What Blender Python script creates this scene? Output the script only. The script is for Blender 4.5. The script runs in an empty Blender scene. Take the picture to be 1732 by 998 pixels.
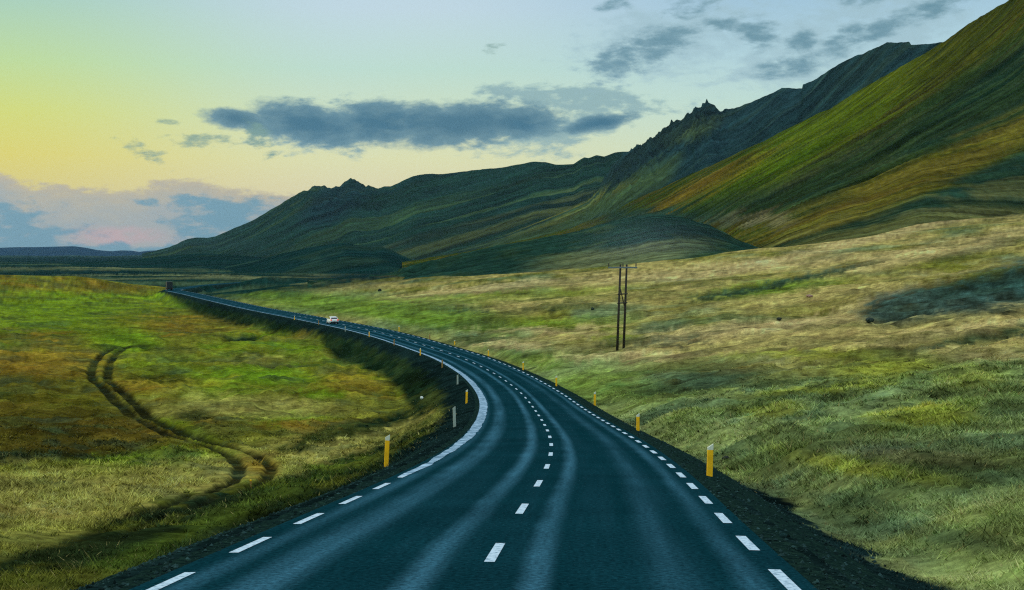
import bpy, bmesh, math, random
import numpy as np
from mathutils import Vector, Matrix
random.seed(7); rng = np.random.default_rng(7)
scene = bpy.context.scene
COL = scene.collection
F, CX, HY = 2400.0, 866.0, 425.0          # focal length, centre column and horizon row of the photograph

# ------------------------------------------------------------------ helpers
def lin(c):
    c = np.asarray(c, float) / 255.0
    return np.where(c <= 0.04045, c / 12.92, ((c + 0.055) / 1.055) ** 2.4)
def sstep(a, b, x):
    t = np.clip((x - a) / (b - a), 0, 1); return t * t * (3 - 2 * t)
_perm = np.random.default_rng(3).permutation(4096)
_val = np.random.default_rng(4).random(4096) * 2 - 1
def vnoise(x, y, seed=0):
    xi = np.floor(x).astype(np.int64); yi = np.floor(y).astype(np.int64)
    fx = x - xi; fy = y - yi
    fx = fx * fx * fx * (fx * (fx * 6 - 15) + 10); fy = fy * fy * fy * (fy * (fy * 6 - 15) + 10)
    def h(i, j): return _val[_perm[(_perm[(i + seed * 131) & 4095] + j) & 4095]]
    a = h(xi, yi); b = h(xi + 1, yi); c = h(xi, yi + 1); d = h(xi + 1, yi + 1)
    return (a * (1 - fx) + b * fx) * (1 - fy) + (c * (1 - fx) + d * fx) * fy
def fbm(x, y, octv=4, seed=0, gain=0.5):
    x = np.asarray(x, float); y = np.asarray(y, float)
    s = np.zeros(np.broadcast(x, y).shape); a = 1.0; n = 0.0
    for k in range(octv):
        c, sn = math.cos(0.6 * k), math.sin(0.6 * k)
        s = s + a * vnoise((c * x - sn * y) * 2 ** k + 17.3 * k, (sn * x + c * y) * 2 ** k - 9.1 * k, seed + k)
        n += a; a *= gain
    return s / n
def ridged(x, y, octv=3, seed=0):
    s = 0; a = 1.0; n = 0
    for k in range(octv):
        s = s + a * (1 - 2 * np.abs(vnoise(x * 2 ** k + 5 * k, y * 2 ** k + 3 * k, seed + k))); n += a; a *= 0.5
    return s / n
def tag(o, label=None, cat=None, group=None, kind=None):
    if label: o['label'] = label
    if cat: o['category'] = cat
    if group: o['group'] = group
    if kind: o['kind'] = kind
    return o
def empty(name, loc, rz=0.0):
    o = bpy.data.objects.new(name, None); COL.objects.link(o)
    o.location = loc; o.rotation_euler = (0, 0, rz); o.empty_display_size = 0.3
    return o
def mesh_obj(name, bm, m, parent=None, smooth=False):
    me = bpy.data.meshes.new(name); bm.normal_update(); bm.to_mesh(me); bm.free()
    me.materials.append(m)
    if smooth:
        me.polygons.foreach_set('use_smooth', [True] * len(me.polygons))
    o = bpy.data.objects.new(name, me); COL.objects.link(o)
    if parent: o.parent = parent
    return o
def np_mesh(name, co, quads=None, tris=None, m=None, col=None, uv=None, smooth=True, parent=None):
    me = bpy.data.meshes.new(name)
    f = quads if quads is not None else tris
    k = f.shape[1]; n = len(f)
    me.vertices.add(len(co)); me.vertices.foreach_set('co', np.ascontiguousarray(co, np.float32).ravel())
    me.loops.add(n * k); me.loops.foreach_set('vertex_index', np.ascontiguousarray(f, np.int32).ravel())
    me.polygons.add(n); me.polygons.foreach_set('loop_start', np.arange(0, n * k, k, dtype=np.int32))
    me.polygons.foreach_set('use_smooth', np.full(n, smooth))
    if col is not None:
        a = me.color_attributes.new('cover', 'FLOAT_COLOR', 'POINT')
        c4 = np.ones((len(co), 4), np.float32); c4[:, :3] = col
        a.data.foreach_set('color', c4.ravel())
    if uv is not None:
        u = me.uv_layers.new(name='UVMap')
        u.data.foreach_set('uv', np.ascontiguousarray(uv[f.ravel()], np.float32).ravel())
    me.update(calc_edges=True)
    if m: me.materials.append(m)
    o = bpy.data.objects.new(name, me); COL.objects.link(o)
    if parent: o.parent = parent
    return o
def grid_quads(nr, nc):
    i = np.arange(nr - 1)[:, None] * nc + np.arange(nc - 1)[None, :]
    return np.stack([i, i + 1, i + nc + 1, i + nc], -1).reshape(-1, 4)
def box(bm, x0, x1, y0, y1, z0, z1, bev=0.0, M=None):
    vs = [bm.verts.new((x, y, z)) for x in (x0, x1) for y in (y0, y1) for z in (z0, z1)]
    fs = [bm.faces.new([vs[i] for i in q]) for q in ((0,1,3,2),(4,6,7,5),(0,4,5,1),(2,3,7,6),(0,2,6,4),(1,5,7,3))]
    if bev > 0:
        es = {e for f in fs for e in f.edges}
        r = bmesh.ops.bevel(bm, geom=list(es), offset=bev, segments=2, profile=0.5, affect='EDGES')
    if M is not None:
        bmesh.ops.transform(bm, matrix=M, verts=[v for v in bm.verts])
def tube(bm, p0, p1, r0, r1, n=12):
    p0, p1 = Vector(p0), Vector(p1); d = (p1 - p0).normalized()
    a = d.orthogonal().normalized(); b = d.cross(a)
    R = []
    for p, r in ((p0, r0), (p1, r1)):
        R.append([bm.verts.new(p + (a * math.cos(t) + b * math.sin(t)) * r) for t in [2 * math.pi * i / n for i in range(n)]])
    for i in range(n):
        bm.faces.new((R[0][i], R[0][(i + 1) % n], R[1][(i + 1) % n], R[1][i]))
    bm.faces.new(R[0][::-1]); bm.faces.new(R[1])
def loft(bm, secs):
    R = [[bm.verts.new(p) for p in s] for s in secs]; n = len(R[0])
    for a, b in zip(R, R[1:]):
        for i in range(n):
            bm.faces.new((a[i], a[(i + 1) % n], b[(i + 1) % n], b[i]))
    bm.faces.new(R[0][::-1]); bm.faces.new(R[-1])
    bmesh.ops.recalc_face_normals(bm, faces=bm.faces[:])

# ------------------------------------------------------------------ materials
def nmat(name):
    m = bpy.data.materials.new(name); m.use_nodes = True
    nt = m.node_tree; b = nt.nodes['Principled BSDF']
    return m, nt, b
def N(nt, t, **kw):
    n = nt.nodes.new(t)
    for k, v in kw.items():
        if k.startswith('i_'): n.inputs[k[2:]].default_value = v
        else: setattr(n, k, v)
    return n
def mathn(nt, op, a, b=None, c=None, clamp=False):
    n = nt.nodes.new('ShaderNodeMath'); n.operation = op; n.use_clamp = clamp
    for i, v in enumerate((a, b, c)):
        if v is None: continue
        if isinstance(v, (int, float)): n.inputs[i].default_value = v
        else: nt.links.new(v, n.inputs[i])
    return n.outputs[0]
def maprange(nt, v, a, b, c=0.0, d=1.0, smooth=True):
    n = nt.nodes.new('ShaderNodeMapRange'); n.interpolation_type = 'SMOOTHSTEP' if smooth else 'LINEAR'
    nt.links.new(v, n.inputs[0])
    for i, x in enumerate((a, b, c, d)): n.inputs[i + 1].default_value = x
    return n.outputs[0]
def mixc(nt, f, a, b, blend='MIX'):
    n = nt.nodes.new('ShaderNodeMix'); n.data_type = 'RGBA'; n.blend_type = blend
    for s, v in ((0, f), (6, a), (7, b)):
        if isinstance(v, (int, float)): n.inputs[s].default_value = v
        elif isinstance(v, (tuple, list, np.ndarray)): n.inputs[s].default_value = (float(v[0]), float(v[1]), float(v[2]), 1)
        else: nt.links.new(v, n.inputs[s])
    return n.outputs[2]
def simple_mat(name, rgb, rough=0.6, metal=0.0, noise=0.12, scale=8.0, emis=0.0, spec=0.4):
    m, nt, b = nmat(name)
    tc = N(nt, 'ShaderNodeTexCoord'); ns = N(nt, 'ShaderNodeTexNoise'); ns.inputs['Scale'].default_value = scale
    ns.inputs['Detail'].default_value = 5
    nt.links.new(tc.outputs['Object'], ns.inputs['Vector'])
    v = maprange(nt, ns.outputs[0], 0.25, 0.75, 1 - noise, 1 + noise, False)
    c = mixc(nt, 1.0, tuple(lin(rgb)), v, 'MULTIPLY')
    nt.links.new(c, b.inputs['Base Color'])
    b.inputs['Roughness'].default_value = rough; b.inputs['Metallic'].default_value = metal
    b.inputs['Specular IOR Level'].default_value = spec
    if emis:
        b.inputs['Emission Color'].default_value = (*lin(rgb), 1); b.inputs['Emission Strength'].default_value = emis
    return m
def land_mat(name, scales, amps, bump, bscale, rot=0.0, stretch=1.0, hue=0.5):
    """cover colour (what grows where) broken up by procedural noise at several sizes"""
    m, nt, b = nmat(name)
    at = N(nt, 'ShaderNodeAttribute', attribute_name='cover')
    g = N(nt, 'ShaderNodeNewGeometry')
    m0 = N(nt, 'ShaderNodeMapping'); m0.inputs['Rotation'].default_value = (0, 0, rot)
    nt.links.new(g.outputs['Position'], m0.inputs['Vector'])
    mp = N(nt, 'ShaderNodeMapping'); mp.inputs['Scale'].default_value = (1 / stretch, 1, 1 / stretch)
    nt.links.new(m0.outputs[0], mp.inputs['Vector'])
    c = at.outputs['Color']
    last = None
    for i, (s, a) in enumerate(zip(scales, amps)):
        ns = N(nt, 'ShaderNodeTexNoise'); ns.inputs['Scale'].default_value = s
        ns.inputs['Detail'].default_value = 6; ns.inputs['Roughness'].default_value = 0.65
        nt.links.new(mp.outputs[0] if i < 2 else g.outputs['Position'], ns.inputs['Vector'])
        v = maprange(nt, ns.outputs[0], 0.36, 0.64, 1 - a, 1 + a, False)
        c = mixc(nt, 1.0, c, v, 'MULTIPLY')
        if i == 0 and hue:
            hs = N(nt, 'ShaderNodeHueSaturation')
            nt.links.new(maprange(nt, ns.outputs['Color'], 0.3, 0.7, 0.5 - 0.03 * hue, 0.5 + 0.03 * hue, False), hs.inputs['Hue'])
            nt.links.new(c, hs.inputs['Color']); c = hs.outputs[0]
        last = ns
    nt.links.new(c, b.inputs['Base Color'])
    b.inputs['Roughness'].default_value = 1.0; b.inputs['Specular IOR Level'].default_value = 0.0
    bn = N(nt, 'ShaderNodeTexNoise'); bn.inputs['Scale'].default_value = bscale; bn.inputs['Detail'].default_value = 6
    bn.inputs['Roughness'].default_value = 0.7
    nt.links.new(mp.outputs[0], bn.inputs['Vector'])
    bp = N(nt, 'ShaderNodeBump'); bp.inputs['Strength'].default_value = 1.0; bp.inputs['Distance'].default_value = bump
    nt.links.new(bn.outputs[0], bp.inputs['Height']); nt.links.new(bp.outputs[0], b.inputs['Normal'])
    return m

# ------------------------------------------------------------------ the course of the road
_Y = np.arange(0, 1200.5, 0.5)
def smooth1(a, sig):
    k = np.exp(-0.5 * (np.arange(-4 * sig, 4 * sig + 1) / sig) ** 2); k /= k.sum()
    n = len(k) // 2
    p = np.concatenate([2 * a[0] - a[n:0:-1], a, 2 * a[-1] - a[-2:-n - 2:-1]])
    return np.convolve(p, k, 'valid')
_Z = np.interp(_Y, [0, 16.3, 33, 50.5, 65, 81, 104, 133, 165, 205, 258, 315, 400, 500, 615, 720, 800, 1000, 1200],
               [-2.15, -3.7, -5.35, -6.98, -8.25, -9.6, -11.25, -12.55, -13.5, -14.0, -14.1, -14.6, -15.6, -16.4, -16.9, -17.1, -17.6, -19, -20])
_Z = smooth1(_Z, 16)
_DEP = -_Z / np.maximum(_Y, 0.25) * F
def road_z(y): return np.interp(y, _Y, _Z)
def depth_of_row(py):                       # along the road, the distance at which a row of the picture lies
    return np.interp(-(np.asarray(py, float) - HY), -_DEP[20:], _Y[20:])
LL = [(230,985),(375,932),(490,888),(565,858),(620,836),(665,815),(720,788),(770,757),(800,730),(818,703),(821,688),(815,668),
      (800,647),(780,630),(755,614),(720,598.5),(676,583.5),(629,568),(584,556.5),(556,550.5),(480,535),(430,525.5),(380,514.5),(340,505),(310,497.5),(275,490.5)]
RL = [(1305,968),(1262,918),(1232,882),(1208,853),(1187,832),(1170,815),(1128,777),(1100,755),(1065,735),(1020,710),(960,676),(930,660),(900,645),(870,630)]
LLy = depth_of_row([p[1] for p in LL]); LLx = (np.array([p[0] for p in LL]) - CX) / F * LLy
RLy = depth_of_row([p[1] for p in RL]); RLx = (np.array([p[0] for p in RL]) - CX) / F * RLy
HW = 3.45                                    # centre to edge line
xl = np.interp(_Y, np.append(LLy, [720, 800, 1000, 1200]), np.append(LLx, [-158.5, -158, -140, -110]))
cosl = 1 / np.sqrt(1 + np.gradient(smooth1(xl, 30), _Y) ** 2)
xl = xl + HW / cosl
xr = np.interp(_Y, RLy, RLx) - HW / cosl
wr = 0.5 * (1 - sstep(80, 115, _Y))
_XC = smooth1(xl * (1 - wr) + xr * wr, 14)
_XC[:36] = _XC[36] + (_Y[:36] - _Y[36]) * (_XC[44] - _XC[36]) / 4.0
_XC = smooth1(_XC, 8)
_TH = np.gradient(_XC, _Y)
_COS = 1 / np.sqrt(1 + _TH ** 2)
_S = np.concatenate([[0], np.cumsum(np.hypot(np.diff(_XC), 0.5))])
def road_x(y): return np.interp(y, _Y, _XC)
def road_s(x, y): return (x - np.interp(y, _Y, _XC)) * np.interp(y, _Y, _COS)

# ------------------------------------------------------------------ lie of the land
def base_h(x, y):
    x = np.asarray(x, float); y = np.asarray(y, float)
    z = np.where(y < 1200, road_z(y), -20 - (y - 1200) * 0.0012)
    yy = np.minimum(y, 1100)
    s = road_s(x, yy)
    s = np.where(y > 1100, 400.0, s)
    near = 1 - sstep(760, 900, y)
    # right side: small ditch, then the meadow climbing gently
    ditch = np.exp(-((s - 6.4) / 1.6) ** 2) * np.interp(y, [0, 20, 60, 120, 300], [0.5, 0.5, 0.7, 0.6, 0.4])
    emr = np.interp(y, [0, 560, 640, 760, 800], [0, 0, 3.0, 3.0, 0])
    rise = 0.115 * np.maximum(s - 6.5, 0) * (1 - 0.15 * sstep(200, 500, s))
    rr = -0.25 * sstep(4.0, 5.0, s) - ditch - emr * sstep(4.3, 9, s) + rise
    # left side: embankment down to the meadow
    d = -s
    E = np.interp(y, [0, 15, 30, 50, 80, 110, 160, 250, 400, 600, 700], [0.9, 0.9, 1.3, 1.9, 2.7, 3.0, 2.6, 2.2, 2.6, 3.0, 2.0])
    ll = -E * sstep(4.0, 4.6 + 2.3 * E, d) - 0.15 * sstep(4.0, 5.0, d) + 0.012 * np.maximum(d - 12, 0)
    ll = ll + 6.0 * np.exp(-((x + 232) / 70) ** 2 - ((y - 625) / 90) ** 2) * sstep(6, 45, d) + 2.6 * np.exp(-((y - 660) / 40) ** 2) * sstep(5, 20, d)
    rr = rr + 5.5 * np.exp(-((x + 122) / 19) ** 2 - ((y - 695) / 26) ** 2)
    rr = rr + 2.6 * np.exp(-((x - 78) / 20) ** 2 - ((y - 214) / 17) ** 2)
    side = np.where(s > 0, rr, ll)
    # the meadow ends in a brow; the plain beyond is lower
    t = x / np.maximum(y, 1)
    brow = np.interp(t, [-0.4, -0.2, -0.13, -0.06, 0.0, 0.12, 0.25, 0.36, 0.5], [680, 680, 640, 470, 430, 410, 430, 520, 560])
    fall = sstep(0, 170, y - brow)
    low = np.minimum(side, 4) - 4 * near
    h = z + side * (1 - fall) + low * fall * near
    # rolling ground
    off = sstep(5.5, 22, np.abs(s))
    h = h + off * (0.55 * fbm(x / 22, y / 26, 3, 11) * np.clip(y / 60, 0.25, 1.6) + 0.9 * sstep(120, 260, y) * fbm(x / 60, y / 45, 2, 15) * (1 - fall))
    h = h + 5 * fbm(x / 300, y / 300, 3, 21) * sstep(800, 1500, y)
    return h
def ground_hit(px, py, fn=base_h, y0=6.0, y1=900.0):
    ys = np.concatenate([np.arange(y0, 120, 0.1), np.arange(120, y1, 0.5)])
    xs = (px - CX) / F * ys; zr = -(py - HY) / F * ys
    hh = fn(xs, ys)
    k = np.argmax(hh >= zr)
    if not (hh >= zr).any(): k = len(ys) - 1
    return xs[k], ys[k], hh[k]
# wheel ruts of the track, traced on the ground
RUT_PX = [[(212,585),(190,587),(168,599),(156,618),(153,640),(190,672),(228,703),(262,722),(300,738),(340,748),(368,762),(398,774),(409,793),(388,818),(352,833),(300,846),(225,872),(140,908),(50,950)],
          [(214,588),(202,592),(189,606),(183,622),(181,643),(218,672),(255,703),(285,720),(318,734),(360,745),(395,756),(438,768),(462,789),(452,808),(422,826),(380,838),(310,860),(225,892),(150,928),(70,966)]]
RUTS = []
for r in RUT_PX:
    p = np.array([ground_hit(*q)[:2] for q in r])
    for _ in range(3):                       # round the corners
        q = np.empty((2 * len(p) - 2, 2)); q[0::2] = 0.75 * p[:-1] + 0.25 * p[1:]; q[1::2] = 0.25 * p[:-1] + 0.75 * p[1:]
        p = np.vstack([p[:1], q, p[-1:]])
    RUTS.append(p)
DITCH = [np.array([ground_hit(*q)[:2] for q in ((396,571),(404,569),(440,566),(470,562),(505,559),(545,557.5))]),
         np.array([ground_hit(*q)[:2] for q in ((410,570),(413,575))])]
def dist_poly(x, y, poly, reach):
    d = np.full(x.shape, 1e9)
    m = (x > poly[:, 0].min() - reach) & (x < poly[:, 0].max() + reach) & (y > poly[:, 1].min() - reach) & (y < poly[:, 1].max() + reach)
    if not m.any(): return d
    X, Y = x[m], y[m]; D = np.full(X.shape, 1e9)
    for a, b in zip(poly[:-1], poly[1:]):
        v = b - a; L = max(v @ v, 1e-9)
        t = np.clip(((X - a[0]) * v[0] + (Y - a[1]) * v[1]) / L, 0, 1)
        D = np.minimum(D, np.hypot(X - a[0] - t * v[0], Y - a[1] - t * v[1]))
    d[m] = D
    return d
def ground_h(x, y, extra=None):
    h = base_h(x, y)
    s = road_s(x, np.minimum(y, 1100))
    s = np.where(y > 1000, 400.0, s)
    off = sstep(5.0, 8.0, np.abs(s)) * (1 - sstep(350, 900, y))
    # tussocks and hummocks
    rw = np.clip(y / 70, 0.8, 1.9)
    dr = np.minimum(dist_poly(x, y, RUTS[0], 4), dist_poly(x, y, RUTS[1], 4)) + 0.10 * fbm(x / 0.8, y / 0.8, 2, 41)
    q = 1 + 2.2 * sstep(60, 170, y) * (s > 0) + 0.8 * sstep(60, 170, y) * (s < 0); xq = x / q + 0.15 * y
    tus = np.maximum(fbm(xq / 1.3, y / 1.5, 3, 31), -0.2) * 0.34 + fbm(xq / 4.0, y / 4.5, 3, 35) * 0.45
    h = h + off * tus * np.clip(0.55 + y / 110, 0.5, 2.0) * (1 - 0.75 * sstep(200, 400, y)) * (0.25 + 0.75 * sstep(0.6, 2.5, dr))
    rut = (1 - sstep(0.20 * rw, 0.44 * rw, dr)) * np.interp(y, [25, 36, 50], [0.12, 0.3, 1.0]) * (0.75 + 0.5 * np.clip(0.5 + fbm(x / 1.5, y / 2.0, 3, 207), 0, 0.5))
    h = h - 0.20 * rw * rut
    dd = np.minimum(dist_poly(x, y, DITCH[0], 12), dist_poly(x, y, DITCH[1], 12)) + 0.4 * fbm(x / 2, y / 2, 2, 43)
    dit = (1 - sstep(2.4, 4.6, dd)) * sstep(10, 14, np.abs(s))
    h = h - 0.9 * dit
    under = 1 - sstep(3.2, 4.3, np.abs(s))
    h = h - 0.45 * under
    if extra is not None: extra['rut'] = rut; extra['dr'] = dr; extra['ditch'] = dit; extra['s'] = s
    return h

# ------------------------------------------------------------------ what grows where
def C(*c): return lin(c)
LIME, GREEN, OLIVE = C(92,122,22), C(66,98,24), C(102,104,32)
RUST, ORANGE, TAN, PALE = C(78,68,20), C(122,98,30), C(146,130,72), C(178,158,104)
DARKG, HEATH, GRAVEL, SOIL = C(26,52,30), C(16,44,38), C(20,38,36), C(22,26,14)
GREYG = C(98,118,84)
def mix(c, col, m): return c + (col - c) * np.clip(m, 0, 1)[:, None]
def ell(px, py, cx, cy, rx, ry, ang=0.0, soft=0.55):
    a = math.radians(ang); dx, dy = px - cx, py - cy
    u = (dx * math.cos(a) + dy * math.sin(a)) / rx; v = (-dx * math.sin(a) + dy * math.cos(a)) / ry
    return 1 - sstep(1 - soft, 1 + soft, np.hypot(u, v))
def inside(px, py, poly, soft=6.0):
    p = np.array(poly, float); n = len(p)
    ins = np.zeros(px.shape, bool); d = np.full(px.shape, 1e9)
    for i in range(n):
        a, b = p[i], p[(i + 1) % n]
        c = ((a[1] > py) != (b[1] > py))
        xi = (b[0] - a[0]) * (py - a[1]) / ((b[1] - a[1]) if b[1] != a[1] else 1e-9) + a[0]
        ins ^= c & (px < xi)
        v = b - a; t = np.clip(((px - a[0]) * v[0] + (py - a[1]) * v[1]) / max(v @ v, 1e-9), 0, 1)
        d = np.minimum(d, np.hypot(px - a[0] - t * v[0], py - a[1] - t * v[1]))
    sd = np.where(ins, -d, d)
    return 1 - sstep(-soft, soft, sd)
def ground_cover(x, y, z, ex):
    n = len(x)
    yc = np.maximum(y, 3)
    px = CX + F * x / yc; py = HY - F * z / yc
    s = ex['s']
    big = fbm(x / 26, y / 40, 4, 51); mid = fbm(x / 7, y / 12, 4, 55); fine = fbm(x / 1.6, y / 2.6, 4, 59)
    micro = fbm(x / 0.7, y / 1.6, 3, 205); wx = px + 12 * mid + 8 * fine + 9 * micro; wy = py + np.clip((py - 425) * 0.045, 0.6, 9) * (1.3 * mid + 0.9 * fine + 0.7 * micro)
    left = s < 0
    c = np.tile(OLIVE, (n, 1))
    # left meadow
    c = mix(c, LIME, left * sstep(0.02, 0.55, big + 0.5 * mid) * 0.85)
    c = mix(c, RUST, left * sstep(0.0, 0.5, -big + 0.5 * mid) * 0.8)
    c = mix(c, ORANGE, left * sstep(0.12, 0.5, mid) * 0.4)
    for a in ((95,700,190,62,4,.7),(120,735,150,40,5,.65),(60,765,120,14,3,.9),(30,640,90,16,0,.5)): c = mix(c, C(62,54,16), left * ell(wx, wy, *a[:5]) * a[5])
    for a in ((60,612,170,20,0,.8),(190,488,120,9,0,.4),(120,590,60,10,0,.4),(330,545,120,9,0,.5),(600,650,70,18,8,.6),(260,650,60,20,0,.6),(440,790,34,28,50,.8)): c = mix(c, ORANGE, left * ell(wx, wy, *a[:5]) * a[5])
    for a in ((100,520,170,22,0,.7),(205,575,60,18,0,.8),(90,550,120,12,0,.6),(330,510,90,12,8,.6),(250,610,70,30,20,.4),(485,708,90,12,0,.8),(540,662,45,9,0,.8),(470,640,60,8,0,.6),(260,775,150,14,-3,.6),(310,725,60,12,20,.4),(250,930,80,20,-20,.7),(440,820,60,10,-20,.5)):
        c = mix(c, LIME, left * ell(wx, wy, *a[:5]) * a[5])
    for a in ((150,835,280,46,0,.85),(330,800,90,30,0,.6),(420,690,170,22,0,.75),(640,738,120,26,-14,.8),(540,778,90,26,-25,.75),(500,760,110,20,0,.6),(60,890,120,40,-10,.5),(480,610,90,8,0,.4)): c = mix(c, C(134,128,62), left * ell(wx, wy, *a[:5]) * a[5])
    for a in ((330,703,34,11,0,.85),(268,636,55,8,0,.8),(60,768,90,8,0,.8),(110,735,40,8,0,.5),(380,708,40,5,0,.5),(230,580,55,6,14,.6),(450,600,60,10,0,.4),(520,620,60,10,0,.5)): c = mix(c, C(34,40,16), left * ell(wx, wy, *a[:5]) * a[5])
    # dark stony bank below the road
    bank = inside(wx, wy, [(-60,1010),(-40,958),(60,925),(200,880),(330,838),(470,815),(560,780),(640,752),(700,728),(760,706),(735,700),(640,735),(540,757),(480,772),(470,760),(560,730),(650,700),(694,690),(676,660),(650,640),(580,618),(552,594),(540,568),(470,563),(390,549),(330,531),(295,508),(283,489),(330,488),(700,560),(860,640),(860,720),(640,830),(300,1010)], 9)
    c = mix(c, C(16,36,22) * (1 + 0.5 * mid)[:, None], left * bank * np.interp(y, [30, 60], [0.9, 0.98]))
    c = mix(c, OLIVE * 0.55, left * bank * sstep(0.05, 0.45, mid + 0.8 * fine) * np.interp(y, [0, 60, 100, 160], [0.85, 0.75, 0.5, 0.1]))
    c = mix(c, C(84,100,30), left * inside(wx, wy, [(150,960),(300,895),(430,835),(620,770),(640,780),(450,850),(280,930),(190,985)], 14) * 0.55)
    # right meadow
    R = ~left
    c = mix(c, C(156,142,82), R * sstep(-0.55, 0.25, big + 0.35 * mid) * 0.9)
    c = mix(c, GREYG, R * sstep(0.1, 0.55, -big + 0.4 * mid) * 0.7)
    nearg = inside(wx, wy, [(300,485),(520,490),(800,520),(900,585),(1000,600),(1180,625),(1330,640),(1500,610),(1732,600),(1800,1000),(1300,1010),(860,610),(600,540)], 26)
    c = mix(c, C(110,126,74), R * nearg * 0.85)
    c = mix(c, C(112,128,54), R * nearg * sstep(0.05, 0.5, mid + 0.4 * big) * 0.6)
    c = mix(c, C(72,96,70), R * nearg * sstep(0.0, 0.45, -mid + 0.5 * fine) * 0.6)
    for a in ((620,520,260,16,5,.7),(860,500,200,10,-3,.5),(740,545,120,10,6,.6),(1300,487,120,12,-8,.85),(980,545,110,8,0,.5),(440,496,110,8,5,.7),(900,610,60,14,10,.6),(1030,660,110,24,0,.5),(1050,565,60,8,0,.5)): c = mix(c, C(96,124,30), R * ell(wx, wy, *a[:5]) * a[5])
    for a in ((1500,620,90,16,-5,.7),(1570,708,90,14,-3,.75),(1370,600,140,7,-3,.6),(1400,655,130,8,-6,.6),(1290,690,60,14,0,.5),(1470,790,160,14,8,.6),(1640,640,60,20,0,.4)): c = mix(c, C(142,148,42), R * ell(wx, wy, *a[:5]) * a[5])
    for a in ((1480,400,330,9,-13,.7),(1600,420,220,14,-12,.5),(1230,455,260,10,-6,.6),(1250,560,230,14,-6,.65),(1450,515,150,8,-16,.6),(1620,560,160,7,-8,.6),(860,484,160,7,-6,.7),(940,560,130,6,0,.6),(860,583,70,6,0,.7),(1080,605,140,7,-2,.6),(1680,600,80,10,0,.4)): c = mix(c, PALE, R * ell(wx, wy, *a[:5]) * a[5])
    for a in ((1290,484,110,4.5,-11,.9),(1400,460,90,5,-12,.85),(1220,500,60,3,-6,.7),(1180,645,110,20,-6,.55),(1290,680,80,9,-8,.6),(1640,575,110,6,-8,.85),(1720,560,60,5,-8,.7),(1130,580,100,5,-5,.6),(1050,574,60,3.5,-4,.5),(1500,760,120,14,0,.5),(1620,790,130,14,4,.5),(1360,710,60,7,-8,.6),(1700,700,60,8,-6,.6),(1460,850,120,10,10,.45),(1560,900,150,16,10,.45),(790,525,50,2.5,0,.6),(980,515,120,3,-4,.5),(1660,420,90,6,-12,.5)):
        c = mix(c, C(44,66,50), R * ell(wx, wy, *a[:5]) * a[5])
    c = mix(c, C(112,96,66), R * ell(wx, wy, 1560, 770, 120, 10, 3) * 0.35)
    heap = inside(wx + 14 * fine, wy + 4 * fine + 5 * mid, [(1440,524),(1480,500),(1540,486),(1640,464),(1740,440),(1800,430),(1800,518),(1732,520),(1640,534),(1560,546),(1500,552),(1470,545)], 15)
    c = mix(c, C(32,60,56) * (1 + 0.8 * fine + 0.5 * mid)[:, None], R * heap * 0.93)
    # verge of dark gravel along both edges
    vr = np.interp(y, [0, 15, 30, 60, 120, 250, 600], [6.6, 6.4, 6.0, 5.6, 5.4, 5.2, 5.4])
    c = mix(c, GRAVEL * (1 + 0.5 * fine)[:, None], R * (1 - sstep(vr - 0.15, vr + 0.2, np.abs(s) + 0.8 * fine)))
    c = mix(c, GRAVEL * 0.8, left * (1 - sstep(5.6, 7.0, np.abs(s) + 0.9 * fine)))
    c = mix(c, C(90,84,48), R * ell(np.abs(s), 0 * s, vr.mean() + 0.5, 0, 0.4, 1) * sstep(0, 0.5, fine) * 0.5)
    # far plain of dark heath with pale flats
    far = sstep(430, 560, y + 60 * mid) * R + sstep(690, 760, y) * left
    far = np.clip(far, 0, 1)
    pst = fbm(x / 90, y / 40, 4, 201)
    plain = np.tile(HEATH, (n, 1)) * (1 + 0.35 * big)[:, None]
    for a in ((620,452,110,4,-4,.75),(430,450,90,3,-3,.6),(150,454,180,2.5,0,.6),(330,468,220,4,0,.6),(90,472,150,3,0,.6),(700,446,60,5,-8,.8),(560,466,130,4,-2,.5),(480,476,120,4,3,.6)): plain = mix(plain, C(118,122,78), ell(wx, wy, *a[:5]) * a[5] * sstep(-0.25, 0.25, pst))
    plain = mix(plain, C(70,88,58), sstep(0.1, 0.4, fbm(x / 160 + 7, y / 50, 4, 203)) * 0.6)
    for a in ((640,466,110,7,-3,.9),(150,440,300,5,0,.8),(120,461,170,3,0,.8),(440,440,160,4,0,.7)): plain = mix(plain, C(6,36,38), ell(wx, wy, *a[:5]) * a[5])
    c = c * (1 - far)[:, None] + plain * far[:, None]
    c = mix(c, SOIL, ex['rut'] * 0.93); c = mix(c, C(14,24,12), ex['ditch'] * 0.95)
    q = 1 + 2.5 * sstep(50, 170, y) * R + 1.0 * sstep(60, 170, y) * left; xq = x / q + 0.15 * y
    hth_shade = fbm(xq / 3.2, y / 4.2, 5, 181, 0.6); fld = fbm(x / 9 + 0.35 * y / 9, y / 11, 4, 185)
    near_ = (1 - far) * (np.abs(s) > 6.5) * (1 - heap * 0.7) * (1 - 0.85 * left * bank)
    c = mix(c, C(40,62,44) * (0.8 + 0.2 * left)[:, None], near_ * sstep(0.10, 0.42, hth_shade) * np.where(left, 0.45, 0.42))  # heath patches at random, their contrast standing in for hummock shading
    c = mix(c, c * 1.5, near_ * sstep(0.08, 0.45, -hth_shade) * 0.6)
    c = mix(c, C(62,72,34), near_ * sstep(0.12, 0.45, fld) * 0.5)
    c = c * (1 + 0.5 * fine + 0.25 * mid + 0.35 * micro)[:, None] * np.where(left & (bank < 0.5), 1.2, 1.08)[:, None]
    return np.clip(c, 0.003, 0.5)

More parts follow.
